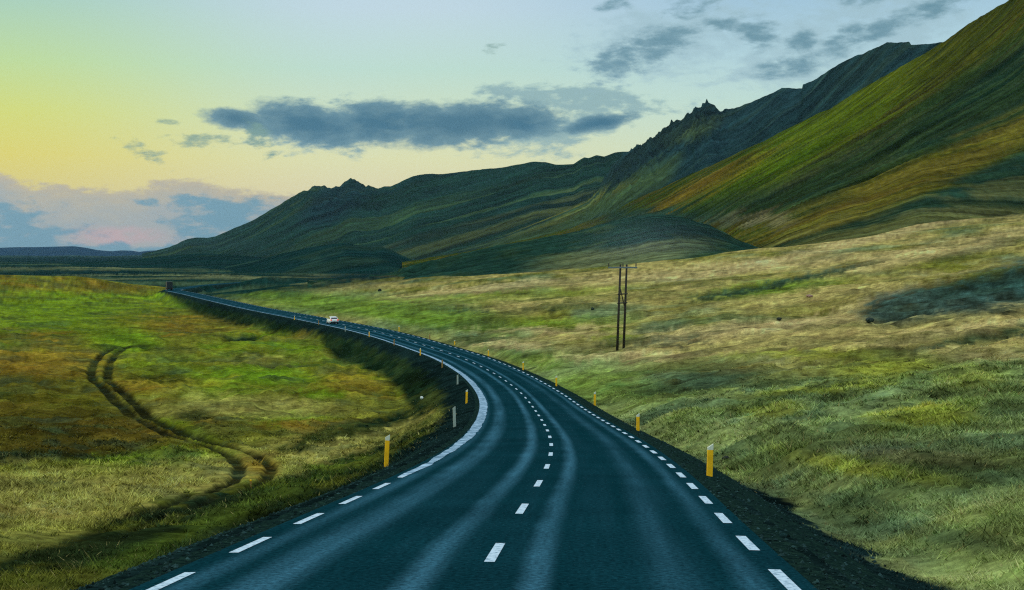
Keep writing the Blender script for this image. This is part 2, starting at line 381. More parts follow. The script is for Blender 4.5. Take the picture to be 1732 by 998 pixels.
m_ground = land_mat('meadow', (0.35, 1.4, 5.0), (0.22, 0.28, 0.30), 0.25, 2.2, 0.0, 1.6, hue=0.6)
m_hill = land_mat('hillside', (0.10, 0.30, 0.35), (0.34, 0.34, 0.30), 2.0, 0.14, -math.radians(17), 14.0, hue=0.8)
m_far = land_mat('far_hillside', (0.02, 0.06, 0.10), (0.34, 0.36, 0.26), 7.0, 0.03, -math.radians(17), 9.0, hue=0.8)

# ------------------------------------------------------------------ ground sheet
tc = np.arange(-0.405, 0.4051, 0.0006)
side_t = 0.405 + np.cumsum(np.linspace(0.002, 0.05, 36))
tcols = np.concatenate([-side_t[::-1], tc, side_t])
ys = [1.0, 2, 3, 4, 5, 6, 7, 8, 9, 10, 11, 12]
while ys[-1] < 15000:
    Y = ys[-1]
    hgt = float(-road_z(Y)) if Y < 1200 else 20.0
    d = 1.7 * Y * Y / (F * hgt)
    d = max(0.07, min(d, 12 if Y < 900 else Y * 0.03))
    ys.append(Y + d)
ys = np.array(ys)
GX = (tcols[None, :] * ys[:, None]).ravel(); GY = np.repeat(ys, len(tcols))
ex = {}
GZ = ground_h(GX, GY, ex)
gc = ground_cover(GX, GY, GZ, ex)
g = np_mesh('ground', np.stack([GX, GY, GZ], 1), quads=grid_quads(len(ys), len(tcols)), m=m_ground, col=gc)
tag(g, kind='structure')
print('ground', len(GX))

# ------------------------------------------------------------------ hills
def hill(name, crest, dist, foot, m, cover, back=0.35, backlen=0.5, rough=None, prof=1.0, nv=170, step=0.0009, sink=6.0, footz=None):
    cp = np.array(crest, float); o = np.argsort(cp[:, 0]); cp = cp[o]
    t0, t1 = (cp[0, 0] - CX) / F, (cp[-1, 0] - CX) / F
    t = np.arange(t0, t1 + step, step); px = CX + F * t
    row = np.interp(px, cp[:, 0], cp[:, 1])
    D = np.interp(px, *np.array(dist, float).T); Ft = np.interp(px, *np.array(foot, float).T)
    zc = (HY - row) / F * D
    zf = base_h(t * Ft, Ft) - sink if footz is None else np.interp(px, *np.array(footz, float).T)
    v = np.concatenate([np.linspace(0, 1, nv), 1 + np.array([.02, .05, .1, .18, .3, .45, .65, 1.0])])
    T = np.repeat(t[None], len(v), 0); V = np.repeat(v[:, None], len(t), 1)
    front = np.minimum(V, 1)
    Yd = Ft + (D - Ft) * front + np.maximum(V - 1, 0) * backlen * D
    P = np.where(front < 1, front ** prof, 1)
    Z = zf + (zc - zf) * P - np.maximum(V - 1, 0) * backlen * D * back
    X = T * Yd
    if rough is not None: Z = Z + rough(X, Yd, Z, V, CX + F * T)
    x, y, z = X.ravel(), Yd.ravel(), Z.ravel()
    col = cover(x, y, z, CX + F * x / y, HY - F * z / y, V.ravel())
    ob = np_mesh(name, np.stack([x, y, z], 1), quads=grid_quads(len(v), len(t)), m=m, col=col)
    return tag(ob, kind='structure')
CA, SA = math.cos(math.radians(17)), math.sin(math.radians(17))
def fall_coords(x, y): return CA * x + SA * y, -SA * x + CA * y          # down the slope, along the slope

# the big green slope on the right
def r1_rough(x, y, z, v, px):
    a, b = fall_coords(x, y)
    w = np.clip(v * 3, 0, 1) * (1 - 0.75 * sstep(0.8, 1.0, v))
    return w * (4.6 * fbm(a / 160, b / 26, 3, 61) + 2.2 * ridged(a / 90, b / 9 + 0.6 * fbm(a / 40, b / 30, 2, 65), 3, 63) + 0.4 * fbm(x / 6, y / 8, 2, 67))
def r1_cover(x, y, z, px, py, v):
    a, b = fall_coords(x, y)
    st = fbm(a / 120, b / 7, 4, 71); st2 = fbm(a / 300, b / 22, 3, 75); sp = fbm(x / 14, y / 16, 4, 77)
    wx = px; wy = py + 16 * st + 12 * st2 + 5 * sp
    c = np.tile(C(60,70,20), (len(x), 1))
    c = mix(c, C(92,76,22), sstep(0.0, 0.4, st + 0.4 * sp) * 0.7)
    c = mix(c, C(38,62,26), sstep(0.05, 0.45, -st + 0.3 * st2) * 0.7)
    c = mix(c, C(78,102,12), ell(wx, wy, 1370, 235, 190, 36, -31) * 0.6)
    c = mix(c, C(84,94,18), ell(wx, wy, 1500, 150, 170, 30, -32) * 0.6)
    c = mix(c, C(64,66,18), ell(wx, wy, 1640, 70, 140, 34, -38) * 0.6)
    c = mix(c, C(132,104,32), ell(wx, wy, 1180, 320, 150, 12, -27) * 0.5)
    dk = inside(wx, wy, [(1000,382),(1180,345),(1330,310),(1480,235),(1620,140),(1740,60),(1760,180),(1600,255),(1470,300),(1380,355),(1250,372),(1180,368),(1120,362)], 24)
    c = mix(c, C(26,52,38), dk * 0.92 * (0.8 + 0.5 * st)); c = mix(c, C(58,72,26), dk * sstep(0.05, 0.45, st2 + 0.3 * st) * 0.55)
    band = inside(wx, wy, [(1120,448),(1230,420),(1330,372),(1450,318),(1560,270),(1760,180),(1760,225),(1600,302),(1500,345),(1400,388),(1250,428),(1150,446)], 13)
    c = mix(c, C(104,90,34), band * 0.75); c = mix(c, C(112,112,30), band * sstep(-0.1, 0.4, st) * 0.6)
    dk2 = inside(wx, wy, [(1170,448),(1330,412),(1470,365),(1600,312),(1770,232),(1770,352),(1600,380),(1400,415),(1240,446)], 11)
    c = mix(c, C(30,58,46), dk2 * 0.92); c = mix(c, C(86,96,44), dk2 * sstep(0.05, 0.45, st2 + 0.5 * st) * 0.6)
    c = mix(c, C(104,104,56), (1 - sstep(0.03, 0.16, v + 0.12 * sp + 0.06 * st)) * 0.6)
    c = mix(c, C(132,122,84), ell(wx, wy, 1265, 372, 70, 10, -2) * 0.6)
    c = mix(c, C(34,60,46), ell(wx, wy, 1110, 366, 150, 13, 3) * 0.85)
    c = mix(c, C(18,36,20), sstep(0.16, 0.42, st + 0.3 * sp) * 0.6)
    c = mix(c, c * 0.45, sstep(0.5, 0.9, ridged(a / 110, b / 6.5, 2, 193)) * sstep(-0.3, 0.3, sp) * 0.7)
    return np.clip(c * (1 + 0.35 * sp + 0.35 * st)[:, None], 0.003, 0.4)
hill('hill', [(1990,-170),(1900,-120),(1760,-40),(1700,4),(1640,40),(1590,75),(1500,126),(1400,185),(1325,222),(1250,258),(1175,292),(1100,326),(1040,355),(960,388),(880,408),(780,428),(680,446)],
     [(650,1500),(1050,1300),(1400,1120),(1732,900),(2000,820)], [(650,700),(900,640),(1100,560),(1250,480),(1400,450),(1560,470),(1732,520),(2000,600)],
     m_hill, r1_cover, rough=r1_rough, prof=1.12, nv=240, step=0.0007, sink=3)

# dark mound in front of it
def m1_rough(x, y, z, v, px):
    w = np.clip(v * 4, 0, 1)
    rub = 1 - sstep(-0.075, -0.045, x / y)
    return w * (1.0 * fbm(x / 30, y / 30, 4, 81) + 0.25 * fbm(x / 3, y / 4, 3, 83) + rub * 1.6 * np.maximum(ridged(x / 6, y / 9, 2, 85), 0))
def m1_cover(x, y, z, px, py, v):
    n = fbm(x / 12, y / 20, 4, 87); n2 = fbm(x / 3, y / 5, 3, 89)
    c = np.tile(C(30,58,46), (len(x), 1))
    c = mix(c, C(54,72,40), sstep(0.05, 0.5, n) * 0.6)
    c = mix(c, C(24,46,40), ell(px, py + 5 * n, 1160, 388, 80, 16, 12) * 0.9)
    c = mix(c, C(24,50,40), ell(px, py + 5 * n, 790, 446, 100, 18, -6) * 0.7)
    c = mix(c, C(100,108,70), ell(px, py + 10 * n, 1050, 434, 130, 17, -6) * 0.8)
    c = mix(c, C(120,116,72), ell(px, py + 4 * n, 930, 462, 120, 7, -6) * 0.4)
    return np.clip(c * (1 + 0.35 * n2)[:, None], 0.003, 0.4)
hill('hill', [(520,476),(600,474),(660,466),(700,450),(730,440),(760,432),(850,413),(950,397),(1040,373),(1100,361),(1150,366),(1200,382),(1228,396),(1255,411),(1290,424),(1350,438)],
     [(520,560),(700,590),(1100,600),(1350,520)], [(520,500),(720,440),(950,418),(1150,405),(1350,430)], m_hill, m1_cover, rough=m1_rough, prof=0.95, nv=110, step=0.0006, sink=2.5, back=0.25, backlen=0.35)

# dark rocky ridge
def r2_rough(x, y, z, v, px):
    a, b = fall_coords(x, y)
    w = np.clip(v * 3, 0, 1); up = sstep(0.45, 0.9, v) * (1 - sstep(1.0, 1.1, v))
    crag = ell(px, 0 * px, 1110, 0, 110, 1, 0, 0.35) * up
    body = w * (1 - 0.7 * sstep(0.85, 1, v)) * (7 * fbm(a / 320, b / 60, 4, 91) + 3 * ridged(a / 150, b / 28, 3, 93))
    return body + crag * (8 * np.clip(ridged(x / 14, y / 60, 3, 95), -0.4, 0.55) + 9 * np.maximum(fbm(x / 5, y / 30, 2, 97), 0)) + w * 1.2 * fbm(x / 14, y / 20, 3, 99)
def r2_cover(x, y, z, px, py, v):
    a, b = fall_coords(x, y)
    st = fbm(a / 260, b / 26, 4, 101); sp = fbm(x / 26, y / 40, 4, 103)
    c = np.tile(C(27,52,54), (len(x), 1))
    c = mix(c, C(40,60,52), sstep(0.0, 0.5, st) * 0.7)
    wy = py + 12 * st + 6 * sp
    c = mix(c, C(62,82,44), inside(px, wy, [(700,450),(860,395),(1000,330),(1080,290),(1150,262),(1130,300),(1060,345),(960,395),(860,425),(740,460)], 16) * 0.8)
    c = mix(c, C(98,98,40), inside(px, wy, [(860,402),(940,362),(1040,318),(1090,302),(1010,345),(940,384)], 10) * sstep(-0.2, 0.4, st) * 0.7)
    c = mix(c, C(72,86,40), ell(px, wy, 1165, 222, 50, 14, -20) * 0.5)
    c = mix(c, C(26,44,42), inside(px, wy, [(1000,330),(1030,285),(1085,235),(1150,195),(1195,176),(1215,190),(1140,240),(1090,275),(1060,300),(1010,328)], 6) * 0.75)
    return np.clip(c * (1 + 0.35 * sp)[:, None], 0.003, 0.4)
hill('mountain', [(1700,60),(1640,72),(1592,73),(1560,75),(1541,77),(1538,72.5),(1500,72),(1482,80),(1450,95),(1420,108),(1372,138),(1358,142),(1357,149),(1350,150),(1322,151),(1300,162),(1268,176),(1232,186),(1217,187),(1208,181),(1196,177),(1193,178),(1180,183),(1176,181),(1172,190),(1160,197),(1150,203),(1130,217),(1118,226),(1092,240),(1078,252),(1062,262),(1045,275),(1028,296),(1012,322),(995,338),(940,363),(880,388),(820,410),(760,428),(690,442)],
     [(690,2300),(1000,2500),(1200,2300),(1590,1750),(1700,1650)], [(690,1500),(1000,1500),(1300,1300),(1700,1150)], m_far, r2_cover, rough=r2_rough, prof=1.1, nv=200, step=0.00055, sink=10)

# long green mountain side behind
def r3_rough(x, y, z, v, px):
    a, b = fall_coords(x, y)
    w = np.clip(v * 3, 0, 1) * (1 - 0.75 * sstep(0.86, 1, v))
    kn = ell(px, 0 * px, 570, 0, 80, 1, 0, 0.5) * sstep(0.35, 0.8, v) * (1 - sstep(1, 1.1, v)) * (1 - 0.6 * sstep(0.93, 1, v))
    return w * (26 * fbm(a / 900, b / 170, 4, 111) + 6 * ridged(a / 420, b / 80 + 0.5 * fbm(a / 200, b / 200, 2, 119), 3, 113)) + kn * 16 * ridged(x / 45, y / 160, 3, 115) + w * 2.5 * fbm(x / 25, y / 40, 3, 117)
def r3_cover(x, y, z, px, py, v):
    a, b = fall_coords(x, y)
    st = fbm(a / 700, b / 60, 4, 121); sp = fbm(x / 60, y / 90, 4, 123); bg = fbm(a / 900, b / 220, 3, 125)
    wy = py + 10 * st + 6 * sp
    c = np.tile(C(22,50,40), (len(x), 1))
    c = mix(c, C(48,70,40), sstep(0.0, 0.45, st) * 0.8)
    c = mix(c, C(16,42,38), sstep(0.0, 0.45, -bg + 0.3 * st) * 0.8)
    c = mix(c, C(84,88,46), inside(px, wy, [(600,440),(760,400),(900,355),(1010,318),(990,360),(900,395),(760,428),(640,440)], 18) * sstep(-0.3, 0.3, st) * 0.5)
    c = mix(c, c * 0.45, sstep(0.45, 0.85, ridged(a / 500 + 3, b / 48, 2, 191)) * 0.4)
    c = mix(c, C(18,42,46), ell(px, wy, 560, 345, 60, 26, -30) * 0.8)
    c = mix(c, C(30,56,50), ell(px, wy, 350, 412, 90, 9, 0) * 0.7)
    return np.clip(c * (1 + 0.25 * sp)[:, None], 0.003, 0.4)
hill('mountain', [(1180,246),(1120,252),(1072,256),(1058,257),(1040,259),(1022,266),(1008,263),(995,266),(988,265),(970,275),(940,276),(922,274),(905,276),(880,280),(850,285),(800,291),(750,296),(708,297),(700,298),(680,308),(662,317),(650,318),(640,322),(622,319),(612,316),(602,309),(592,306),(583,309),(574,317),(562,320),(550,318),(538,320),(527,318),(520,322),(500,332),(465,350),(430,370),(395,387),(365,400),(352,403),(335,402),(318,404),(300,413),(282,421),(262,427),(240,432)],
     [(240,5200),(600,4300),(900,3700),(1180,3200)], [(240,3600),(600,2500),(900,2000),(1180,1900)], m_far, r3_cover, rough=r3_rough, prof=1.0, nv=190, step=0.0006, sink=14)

# low dark mounds on the plain
def m2_rough(x, y, z, v, px): return np.clip(v * 4, 0, 1) * (1.2 * fbm(x / 60, y / 90, 4, 131))
def m2_cover(x, y, z, px, py, v):
    n = fbm(x / 50, y / 80, 4, 133)
    c = np.tile(C(14,44,40), (len(x), 1)); c = mix(c, C(40,64,48), sstep(0.1, 0.6, n) * 0.7)
    return np.clip(c, 0.003, 0.4)
hill('hill', [(380,452),(430,441),(480,428),(520,420),(560,413),(580,411),(605,415),(630,420),(645,418),(660,422),(680,432),(700,441)],
     [(380,1700),(700,1500)], [(380,1400),(700,1150)], m_far, m2_cover, rough=m2_rough, nv=60, sink=3)
hill('hill', [(0,450),(120,444),(200,440),(260,436),(320,430),(350,429),(420,433),(470,438),(520,446)],
     [(0,2300),(520,2000)], [(0,1800),(520,1600)], m_far, m2_cover, rough=m2_rough, nv=60, sink=3)
def r4_haze_blue(x, y, z, px, py, v): return np.tile(C(12,46,70), (len(x), 1))  # distant haze painted in: its blue sits in the hills' own colour
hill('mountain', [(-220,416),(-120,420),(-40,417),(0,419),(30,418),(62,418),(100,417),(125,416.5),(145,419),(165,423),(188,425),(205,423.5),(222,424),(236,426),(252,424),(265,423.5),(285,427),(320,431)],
     [(-220,11500),(320,10500)], [(-220,9500),(320,9000)], m_far, r4_haze_blue, nv=40, sink=4)

# ------------------------------------------------------------------ road
m_road, nt, b = nmat('asphalt')
uvn = N(nt, 'ShaderNodeUVMap', uv_map='UVMap')
sx = N(nt, 'ShaderNodeSeparateXYZ'); nt.links.new(uvn.outputs[0], sx.inputs[0])
S_, L_ = sx.outputs[0], sx.outputs[1]
cb = N(nt, 'ShaderNodeCombineXYZ'); nt.links.new(S_, cb.inputs[0]); nt.links.new(mathn(nt, 'MULTIPLY', L_, 0.035), cb.inputs[1])
n1 = N(nt, 'ShaderNodeTexNoise'); n1.inputs['Scale'].default_value = 1.6; n1.inputs['Detail'].default_value = 6; n1.inputs['Roughness'].default_value = 0.6
nt.links.new(cb.outputs[0], n1.inputs['Vector'])
n2 = N(nt, 'ShaderNodeTexNoise'); n2.inputs['Scale'].default_value = 13; n2.inputs['Detail'].default_value = 8; n2.inputs['Roughness'].default_value = 0.8
nt.links.new(uvn.outputs[0], n2.inputs['Vector'])
n3 = N(nt, 'ShaderNodeTexNoise'); n3.inputs['Scale'].default_value = 0.35; n3.inputs['Detail'].default_value = 5
nt.links.new(uvn.outputs[0], n3.inputs['Vector'])
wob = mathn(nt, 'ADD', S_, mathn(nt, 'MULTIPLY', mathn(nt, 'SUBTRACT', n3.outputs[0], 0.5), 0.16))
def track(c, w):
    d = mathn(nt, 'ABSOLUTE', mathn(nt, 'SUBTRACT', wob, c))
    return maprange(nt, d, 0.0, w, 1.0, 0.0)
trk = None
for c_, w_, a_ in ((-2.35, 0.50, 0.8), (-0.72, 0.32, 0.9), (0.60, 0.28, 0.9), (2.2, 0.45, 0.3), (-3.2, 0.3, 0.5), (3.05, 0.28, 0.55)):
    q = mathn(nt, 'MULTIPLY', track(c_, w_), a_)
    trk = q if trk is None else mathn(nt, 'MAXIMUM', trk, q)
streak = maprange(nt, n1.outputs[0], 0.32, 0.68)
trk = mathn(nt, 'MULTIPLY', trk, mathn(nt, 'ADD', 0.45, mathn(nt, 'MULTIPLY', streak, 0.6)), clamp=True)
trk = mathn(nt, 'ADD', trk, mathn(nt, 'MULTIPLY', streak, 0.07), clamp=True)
col = mixc(nt, trk, tuple(C(10,48,54)), tuple(C(56,102,118)))  # pale streaks of the polished wheel tracks, sky sheen painted into their colour
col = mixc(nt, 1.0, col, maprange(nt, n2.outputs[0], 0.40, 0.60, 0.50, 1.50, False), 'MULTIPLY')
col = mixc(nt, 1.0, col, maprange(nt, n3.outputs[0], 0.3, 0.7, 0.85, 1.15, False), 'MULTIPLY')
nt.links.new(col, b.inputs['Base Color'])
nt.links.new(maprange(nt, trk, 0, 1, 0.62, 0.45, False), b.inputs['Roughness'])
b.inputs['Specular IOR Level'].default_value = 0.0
bp = N(nt, 'ShaderNodeBump'); bp.inputs['Strength'].default_value = 0.6; bp.inputs['Distance'].default_value = 0.012
nt.links.new(n2.outputs[0], bp.inputs['Height']); nt.links.new(bp.outputs[0], b.inputs['Normal'])

m_shoulder, nt, b = nmat('gravel')
g_ = N(nt, 'ShaderNodeNewGeometry')
n1 = N(nt, 'ShaderNodeTexNoise'); n1.inputs['Scale'].default_value = 7; n1.inputs['Detail'].default_value = 8; n1.inputs['Roughness'].default_value = 0.75
n2 = N(nt, 'ShaderNodeTexVoronoi'); n2.inputs['Scale'].default_value = 14
for q in (n1, n2): nt.links.new(g_.outputs['Position'], q.inputs['Vector'])
col = mixc(nt, maprange(nt, n1.outputs[0], 0.35, 0.7), tuple(C(10,26,26)), tuple(C(32,54,44)))
col = mixc(nt, 1.0, col, maprange(nt, n2.outputs['Distance'], 0, 0.7, 0.7, 1.4, False), 'MULTIPLY')
nt.links.new(col, b.inputs['Base Color']); b.inputs['Roughness'].default_value = 1.0; b.inputs['Specular IOR Level'].default_value = 0.0
bp = N(nt, 'ShaderNodeBump'); bp.inputs['Strength'].default_value = 1.0; bp.inputs['Distance'].default_value = 0.05
nt.links.new(n1.outputs[0], bp.inputs['Height']); nt.links.new(bp.outputs[0], b.inputs['Normal'])

def ribbon_pts(offs, dz, yk):
    xc, z, th, L = np.interp(yk, _Y, _XC), np.interp(yk, _Y, _Z), np.interp(yk, _Y, _TH), np.interp(yk, _Y, _S)
    cs = 1 / np.sqrt(1 + th ** 2); nx, ny = cs, -th * cs
    X = xc[:, None] + nx[:, None] * offs[None]; Yq = yk[:, None] + ny[:, None] * offs[None]
    # banked height follows the road at that station
    Zq = z[:, None] + dz[None] if dz.ndim == 1 else z[:, None] + dz
    co = np.stack([X, Yq, np.broadcast_to(Zq, X.shape)], -1).reshape(-1, 3)
    uv = np.stack([np.broadcast_to(offs[None], X.shape), np.broadcast_to(L[:, None], X.shape)], -1).reshape(-1, 2)
    return co, uv
yk = np.concatenate([np.arange(1, 60, 0.5), np.arange(60, 300, 1.0), np.arange(300, 900, 3.0)])
offs = np.linspace(-3.72, 3.72, 25)
def camber(o): return 0.02 - 0.018 * np.abs(o)
co, uv = ribbon_pts(offs, camber(offs), yk)
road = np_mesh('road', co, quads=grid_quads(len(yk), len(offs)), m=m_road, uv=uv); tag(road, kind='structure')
for sg in (-1, 1):
    so = np.concatenate([[3.55, 3.75], np.linspace(3.9, 6.8, 24)])
    sz = np.interp(so, [3.55, 3.75, 4.1, 4.6, 5.2, 6.0, 6.8], [-0.10, -0.052, -0.07, -0.20, -0.42, -1.0, -1.9]); so = so * sg
    o_ = so if sg > 0 else so[::-1]; z_ = sz if sg > 0 else sz[::-1]
    co, uv = ribbon_pts(o_, z_, yk)
    co[:, 2] += 0.05 * fbm(co[:, 0] / 0.5, co[:, 1] / 0.5, 4, 141) * (np.abs(uv[:, 0]) > 3.8)
    so_ = np_mesh('road_shoulder', co, quads=grid_quads(len(yk), len(o_)), m=m_shoulder, uv=uv); tag(so_, kind='structure')

# painted lines
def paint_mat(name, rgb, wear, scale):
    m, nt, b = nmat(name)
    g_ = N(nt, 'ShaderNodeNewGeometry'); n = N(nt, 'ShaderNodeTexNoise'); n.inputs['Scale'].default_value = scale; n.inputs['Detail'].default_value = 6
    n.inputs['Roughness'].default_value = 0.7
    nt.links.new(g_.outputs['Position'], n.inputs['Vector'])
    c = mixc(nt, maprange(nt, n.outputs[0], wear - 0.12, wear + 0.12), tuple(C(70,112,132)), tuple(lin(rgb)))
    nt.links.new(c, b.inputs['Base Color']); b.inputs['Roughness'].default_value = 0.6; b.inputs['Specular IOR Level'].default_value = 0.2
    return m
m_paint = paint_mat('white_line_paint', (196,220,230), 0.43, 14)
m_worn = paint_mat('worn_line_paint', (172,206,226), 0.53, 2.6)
def y_of_len(L): return np.interp(L, _S, _Y)
def dashes(name, off, w, spans, m, dz=0.006):
    cos_, qs, n0 = [], [], 0
    for l0, l1 in spans:
        k = max(2, int((l1 - l0) / 0.5) + 1)
        yy = y_of_len(np.linspace(l0, l1, k)); oo = np.array([off - w / 2, off + w / 2])
        co, _ = ribbon_pts(oo, camber(oo) + dz, yy)
        cos_.append(co); qs.append(grid_quads(k, 2) + n0); n0 += len(co)
    return np_mesh(name, np.vstack(cos_), quads=np.vstack(qs), m=m, parent=road, smooth=False)
len_at = lambda y: float(np.interp(y, _Y, _S))
def run(y0, y1, pitch, ln):
    a = len_at(y0); out = []
    while a < len_at(y1):
        out.append((a, a + ln)); a += pitch
    return out
dashes('centre_line', 0.0, 0.13, run(10.6, 330, 6.7, 2.1), m_paint)
dashes('edge_line', HW, 0.15, run(7.6, 640, 3.95, 1.9), m_paint)
yb = float(depth_of_row(806))
dashes('edge_line', -HW, 0.13, run(6.6, yb, 3.95, 1.95), m_paint)
# bright worn strip along the inside of the bend, narrowing further on
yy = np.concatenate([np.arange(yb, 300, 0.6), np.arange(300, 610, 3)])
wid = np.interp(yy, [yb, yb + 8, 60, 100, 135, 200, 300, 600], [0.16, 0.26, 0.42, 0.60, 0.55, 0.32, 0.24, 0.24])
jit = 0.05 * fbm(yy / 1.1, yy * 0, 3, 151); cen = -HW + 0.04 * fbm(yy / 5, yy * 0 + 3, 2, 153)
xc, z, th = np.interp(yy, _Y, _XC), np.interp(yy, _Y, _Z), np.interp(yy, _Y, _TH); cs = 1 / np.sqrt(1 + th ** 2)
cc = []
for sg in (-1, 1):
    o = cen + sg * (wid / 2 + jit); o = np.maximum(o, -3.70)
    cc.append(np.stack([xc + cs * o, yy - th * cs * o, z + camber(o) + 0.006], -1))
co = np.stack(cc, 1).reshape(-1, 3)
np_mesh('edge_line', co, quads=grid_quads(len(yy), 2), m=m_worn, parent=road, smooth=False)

# ------------------------------------------------------------------ grass near the road (uncountable: one object)
def tufts(n, ymax, right):
    y = 13 + (ymax - 13) * rng.random(n) ** 1.25
    t = rng.uniform(-0.39, 0.39, n); x = t * y
    s = road_s(x, y)
    k = (np.abs(s) > 5.0) & ((s > 0) == right)
    return x[k], y[k]
xs, ys_ = [], []
for nn, ym, r in ((170000, 170, True), (170000, 170, False)):
    a, b_ = tufts(nn, ym, r); xs.append(a); ys_.append(b_)
tx, ty = np.concatenate(xs), np.concatenate(ys_)
dens = fbm(tx / 2.2, ty / 2.6, 3, 161)
e0 = {}; tz = ground_h(tx, ty, e0)
keep = (dens + rng.uniform(-0.5, 0.5, len(tx)) > -0.05) & ((e0['dr'] > 0.8) | (ty < 46)) & (e0['ditch'] < 0.2) & (rng.random(len(tx)) > sstep(60, 170, ty))
edge = sstep(4.8, 7.6, np.abs(e0['s'])); keep &= rng.random(len(tx)) < 0.15 + 0.85 * edge
tx, ty, tz, dens, edge = tx[keep], ty[keep], tz[keep], dens[keep], edge[keep]
e0 = {k: v[keep] for k, v in e0.items()}
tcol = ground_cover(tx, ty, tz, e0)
nb = 8; n = len(tx); print('tufts', n)
hgt = (0.10 + 0.16 * rng.random(n)) * (0.8 + 0.7 * np.clip(dens, 0, 1)) * (0.45 + 0.55 * edge) * np.clip(ty / 40, 0.8, 1.3) * (1 - 0.6 * sstep(60, 160, ty))
bx = np.repeat(tx, nb) + rng.normal(0, 0.07, n * nb); by = np.repeat(ty, nb) + rng.normal(0, 0.07, n * nb); bz = np.repeat(tz, nb) - 0.03
ang = rng.uniform(0, 2 * np.pi, n * nb); hh = np.repeat(hgt, nb) * rng.uniform(0.45, 1.1, n * nb)
hh = hh * np.where(rng.random(n * nb) < 0.03, 1.7, 1.0); lean = hh * rng.uniform(0.6, 1.7, n * nb); wd = (0.008 + 0.013 * rng.random(n * nb)) * np.repeat(np.clip(ty / 30, 0.7, 2.6), nb)
la = rng.uniform(0, 2 * np.pi, n * nb)
v0 = np.stack([bx - wd * np.cos(ang), by - wd * np.sin(ang), bz], 1); v1 = np.stack([bx + wd * np.cos(ang), by + wd * np.sin(ang), bz], 1)
v2 = np.stack([bx + lean * np.cos(la), by + lean * np.sin(la), bz + hh], 1)
co = np.stack([v0, v1, v2], 1).reshape(-1, 3)
tall = rng.random(n * nb) < 0.03
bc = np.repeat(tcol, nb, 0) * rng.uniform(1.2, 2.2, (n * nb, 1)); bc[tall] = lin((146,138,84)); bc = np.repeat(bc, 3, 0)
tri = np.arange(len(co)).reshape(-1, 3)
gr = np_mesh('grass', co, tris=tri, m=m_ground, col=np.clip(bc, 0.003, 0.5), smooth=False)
tag(gr, label='short rough grass along both sides of the road', cat='grass', kind='stuff')

# ------------------------------------------------------------------ loose stones on the shoulders (uncountable: one object)
ns = 14000
gy = 13 + 110 * rng.random(ns) ** 2; gs = rng.choice([-1, 1], ns) * (3.7 + 2.3 * rng.random(ns) ** 1.2)
gth = np.interp(gy, _Y, _TH); gcs = 1 / np.sqrt(1 + gth ** 2)
gx = np.interp(gy, _Y, _XC) + gcs * gs; gy2 = gy - gth * gcs * gs
gz = np.maximum(ground_h(gx, gy2), road_z(gy) + np.interp(np.abs(gs), [3.55, 3.75, 4.1, 4.6, 5.2, 6.0, 6.8], [-0.10, -0.052, -0.07, -0.20, -0.42, -1.0, -1.9]))
gr_ = 0.008 + 0.034 * rng.random(ns) ** 4
octo = np.array([(1,0,0),(0,1,0),(-1,0,0),(0,-1,0),(0,0,.8),(0,0,-.8)], float)
of = np.array([(0,1,4),(1,2,4),(2,3,4),(3,0,4),(1,0,5),(2,1,5),(3,2,5),(0,3,5)])
sc_ = gr_[:, None, None] * rng.uniform(0.6, 1.4, (ns, 6, 1)); an = rng.uniform(0, 6.28, ns)
ov = octo[None] * sc_
ov = np.stack([ov[..., 0] * np.cos(an)[:, None] - ov[..., 1] * np.sin(an)[:, None], ov[..., 0] * np.sin(an)[:, None] + ov[..., 1] * np.cos(an)[:, None], ov[..., 2]], -1)
ov = ov + np.stack([gx, gy2, gz + gr_ * 0.3], 1)[:, None, :]
gcol = np.repeat(lin((36,56,54))[None] * rng.uniform(0.3, 1.9, (ns, 1)), 6, 0)
gs_ob = np_mesh('gravel', ov.reshape(-1, 3), tris=(of[None] + 6 * np.arange(ns)[:, None, None]).reshape(-1, 3), m=m_ground, col=gcol, smooth=False)
tag(gs_ob, label='loose dark stones scattered along the road shoulders', cat='gravel', kind='stuff')

# ------------------------------------------------------------------ roadside posts
m_yellow = simple_mat('yellow_post_plastic', (250,190,4), 0.5, noise=0.22, scale=3)
m_white = simple_mat('white_reflector', (214,220,196), 0.4, noise=0.06)
m_grey = simple_mat('weathered_white_post', (158,172,158), 0.6, noise=0.10)
m_ochre = simple_mat('dull_ochre_post', (150,116,52), 0.6, noise=0.10)
def make_post(h, w, body, label, x, y, z, rz, lean, slope=1):
    root = empty('road_post', (x, y, z), rz)
    hw, ht = w / 2, w * 0.28
    cap = 0.16 * h
    def column(name, z0, z1, top, mm, grow=0.0):
        bm = bmesh.new(); a, d = hw + grow, ht + grow
        q = [(-a, -d), (-a * .8, -d * 1.35), (a * .8, -d * 1.35), (a, -d), (a, d), (a * .7, d * 1.2), (-a * .7, d * 1.2), (-a, d)]
        lo = [(p[0], p[1], z0) for p in q]
        hi = [(p[0], p[1], z1 + (top * p[0] / a * w * 0.35)) for p in q]
        loft(bm, [lo, hi]); return mesh_obj(name, bm, mm, root)
    column('shaft', -0.25, h - cap, 0, body)
    column('top_cap', h - cap + 0.002, h - w * 0.18, slope, m_white if body is m_yellow else body)
    root.rotation_euler = (0, lean, rz)
    return tag(root, label, 'road post', 'posts along the road edges')
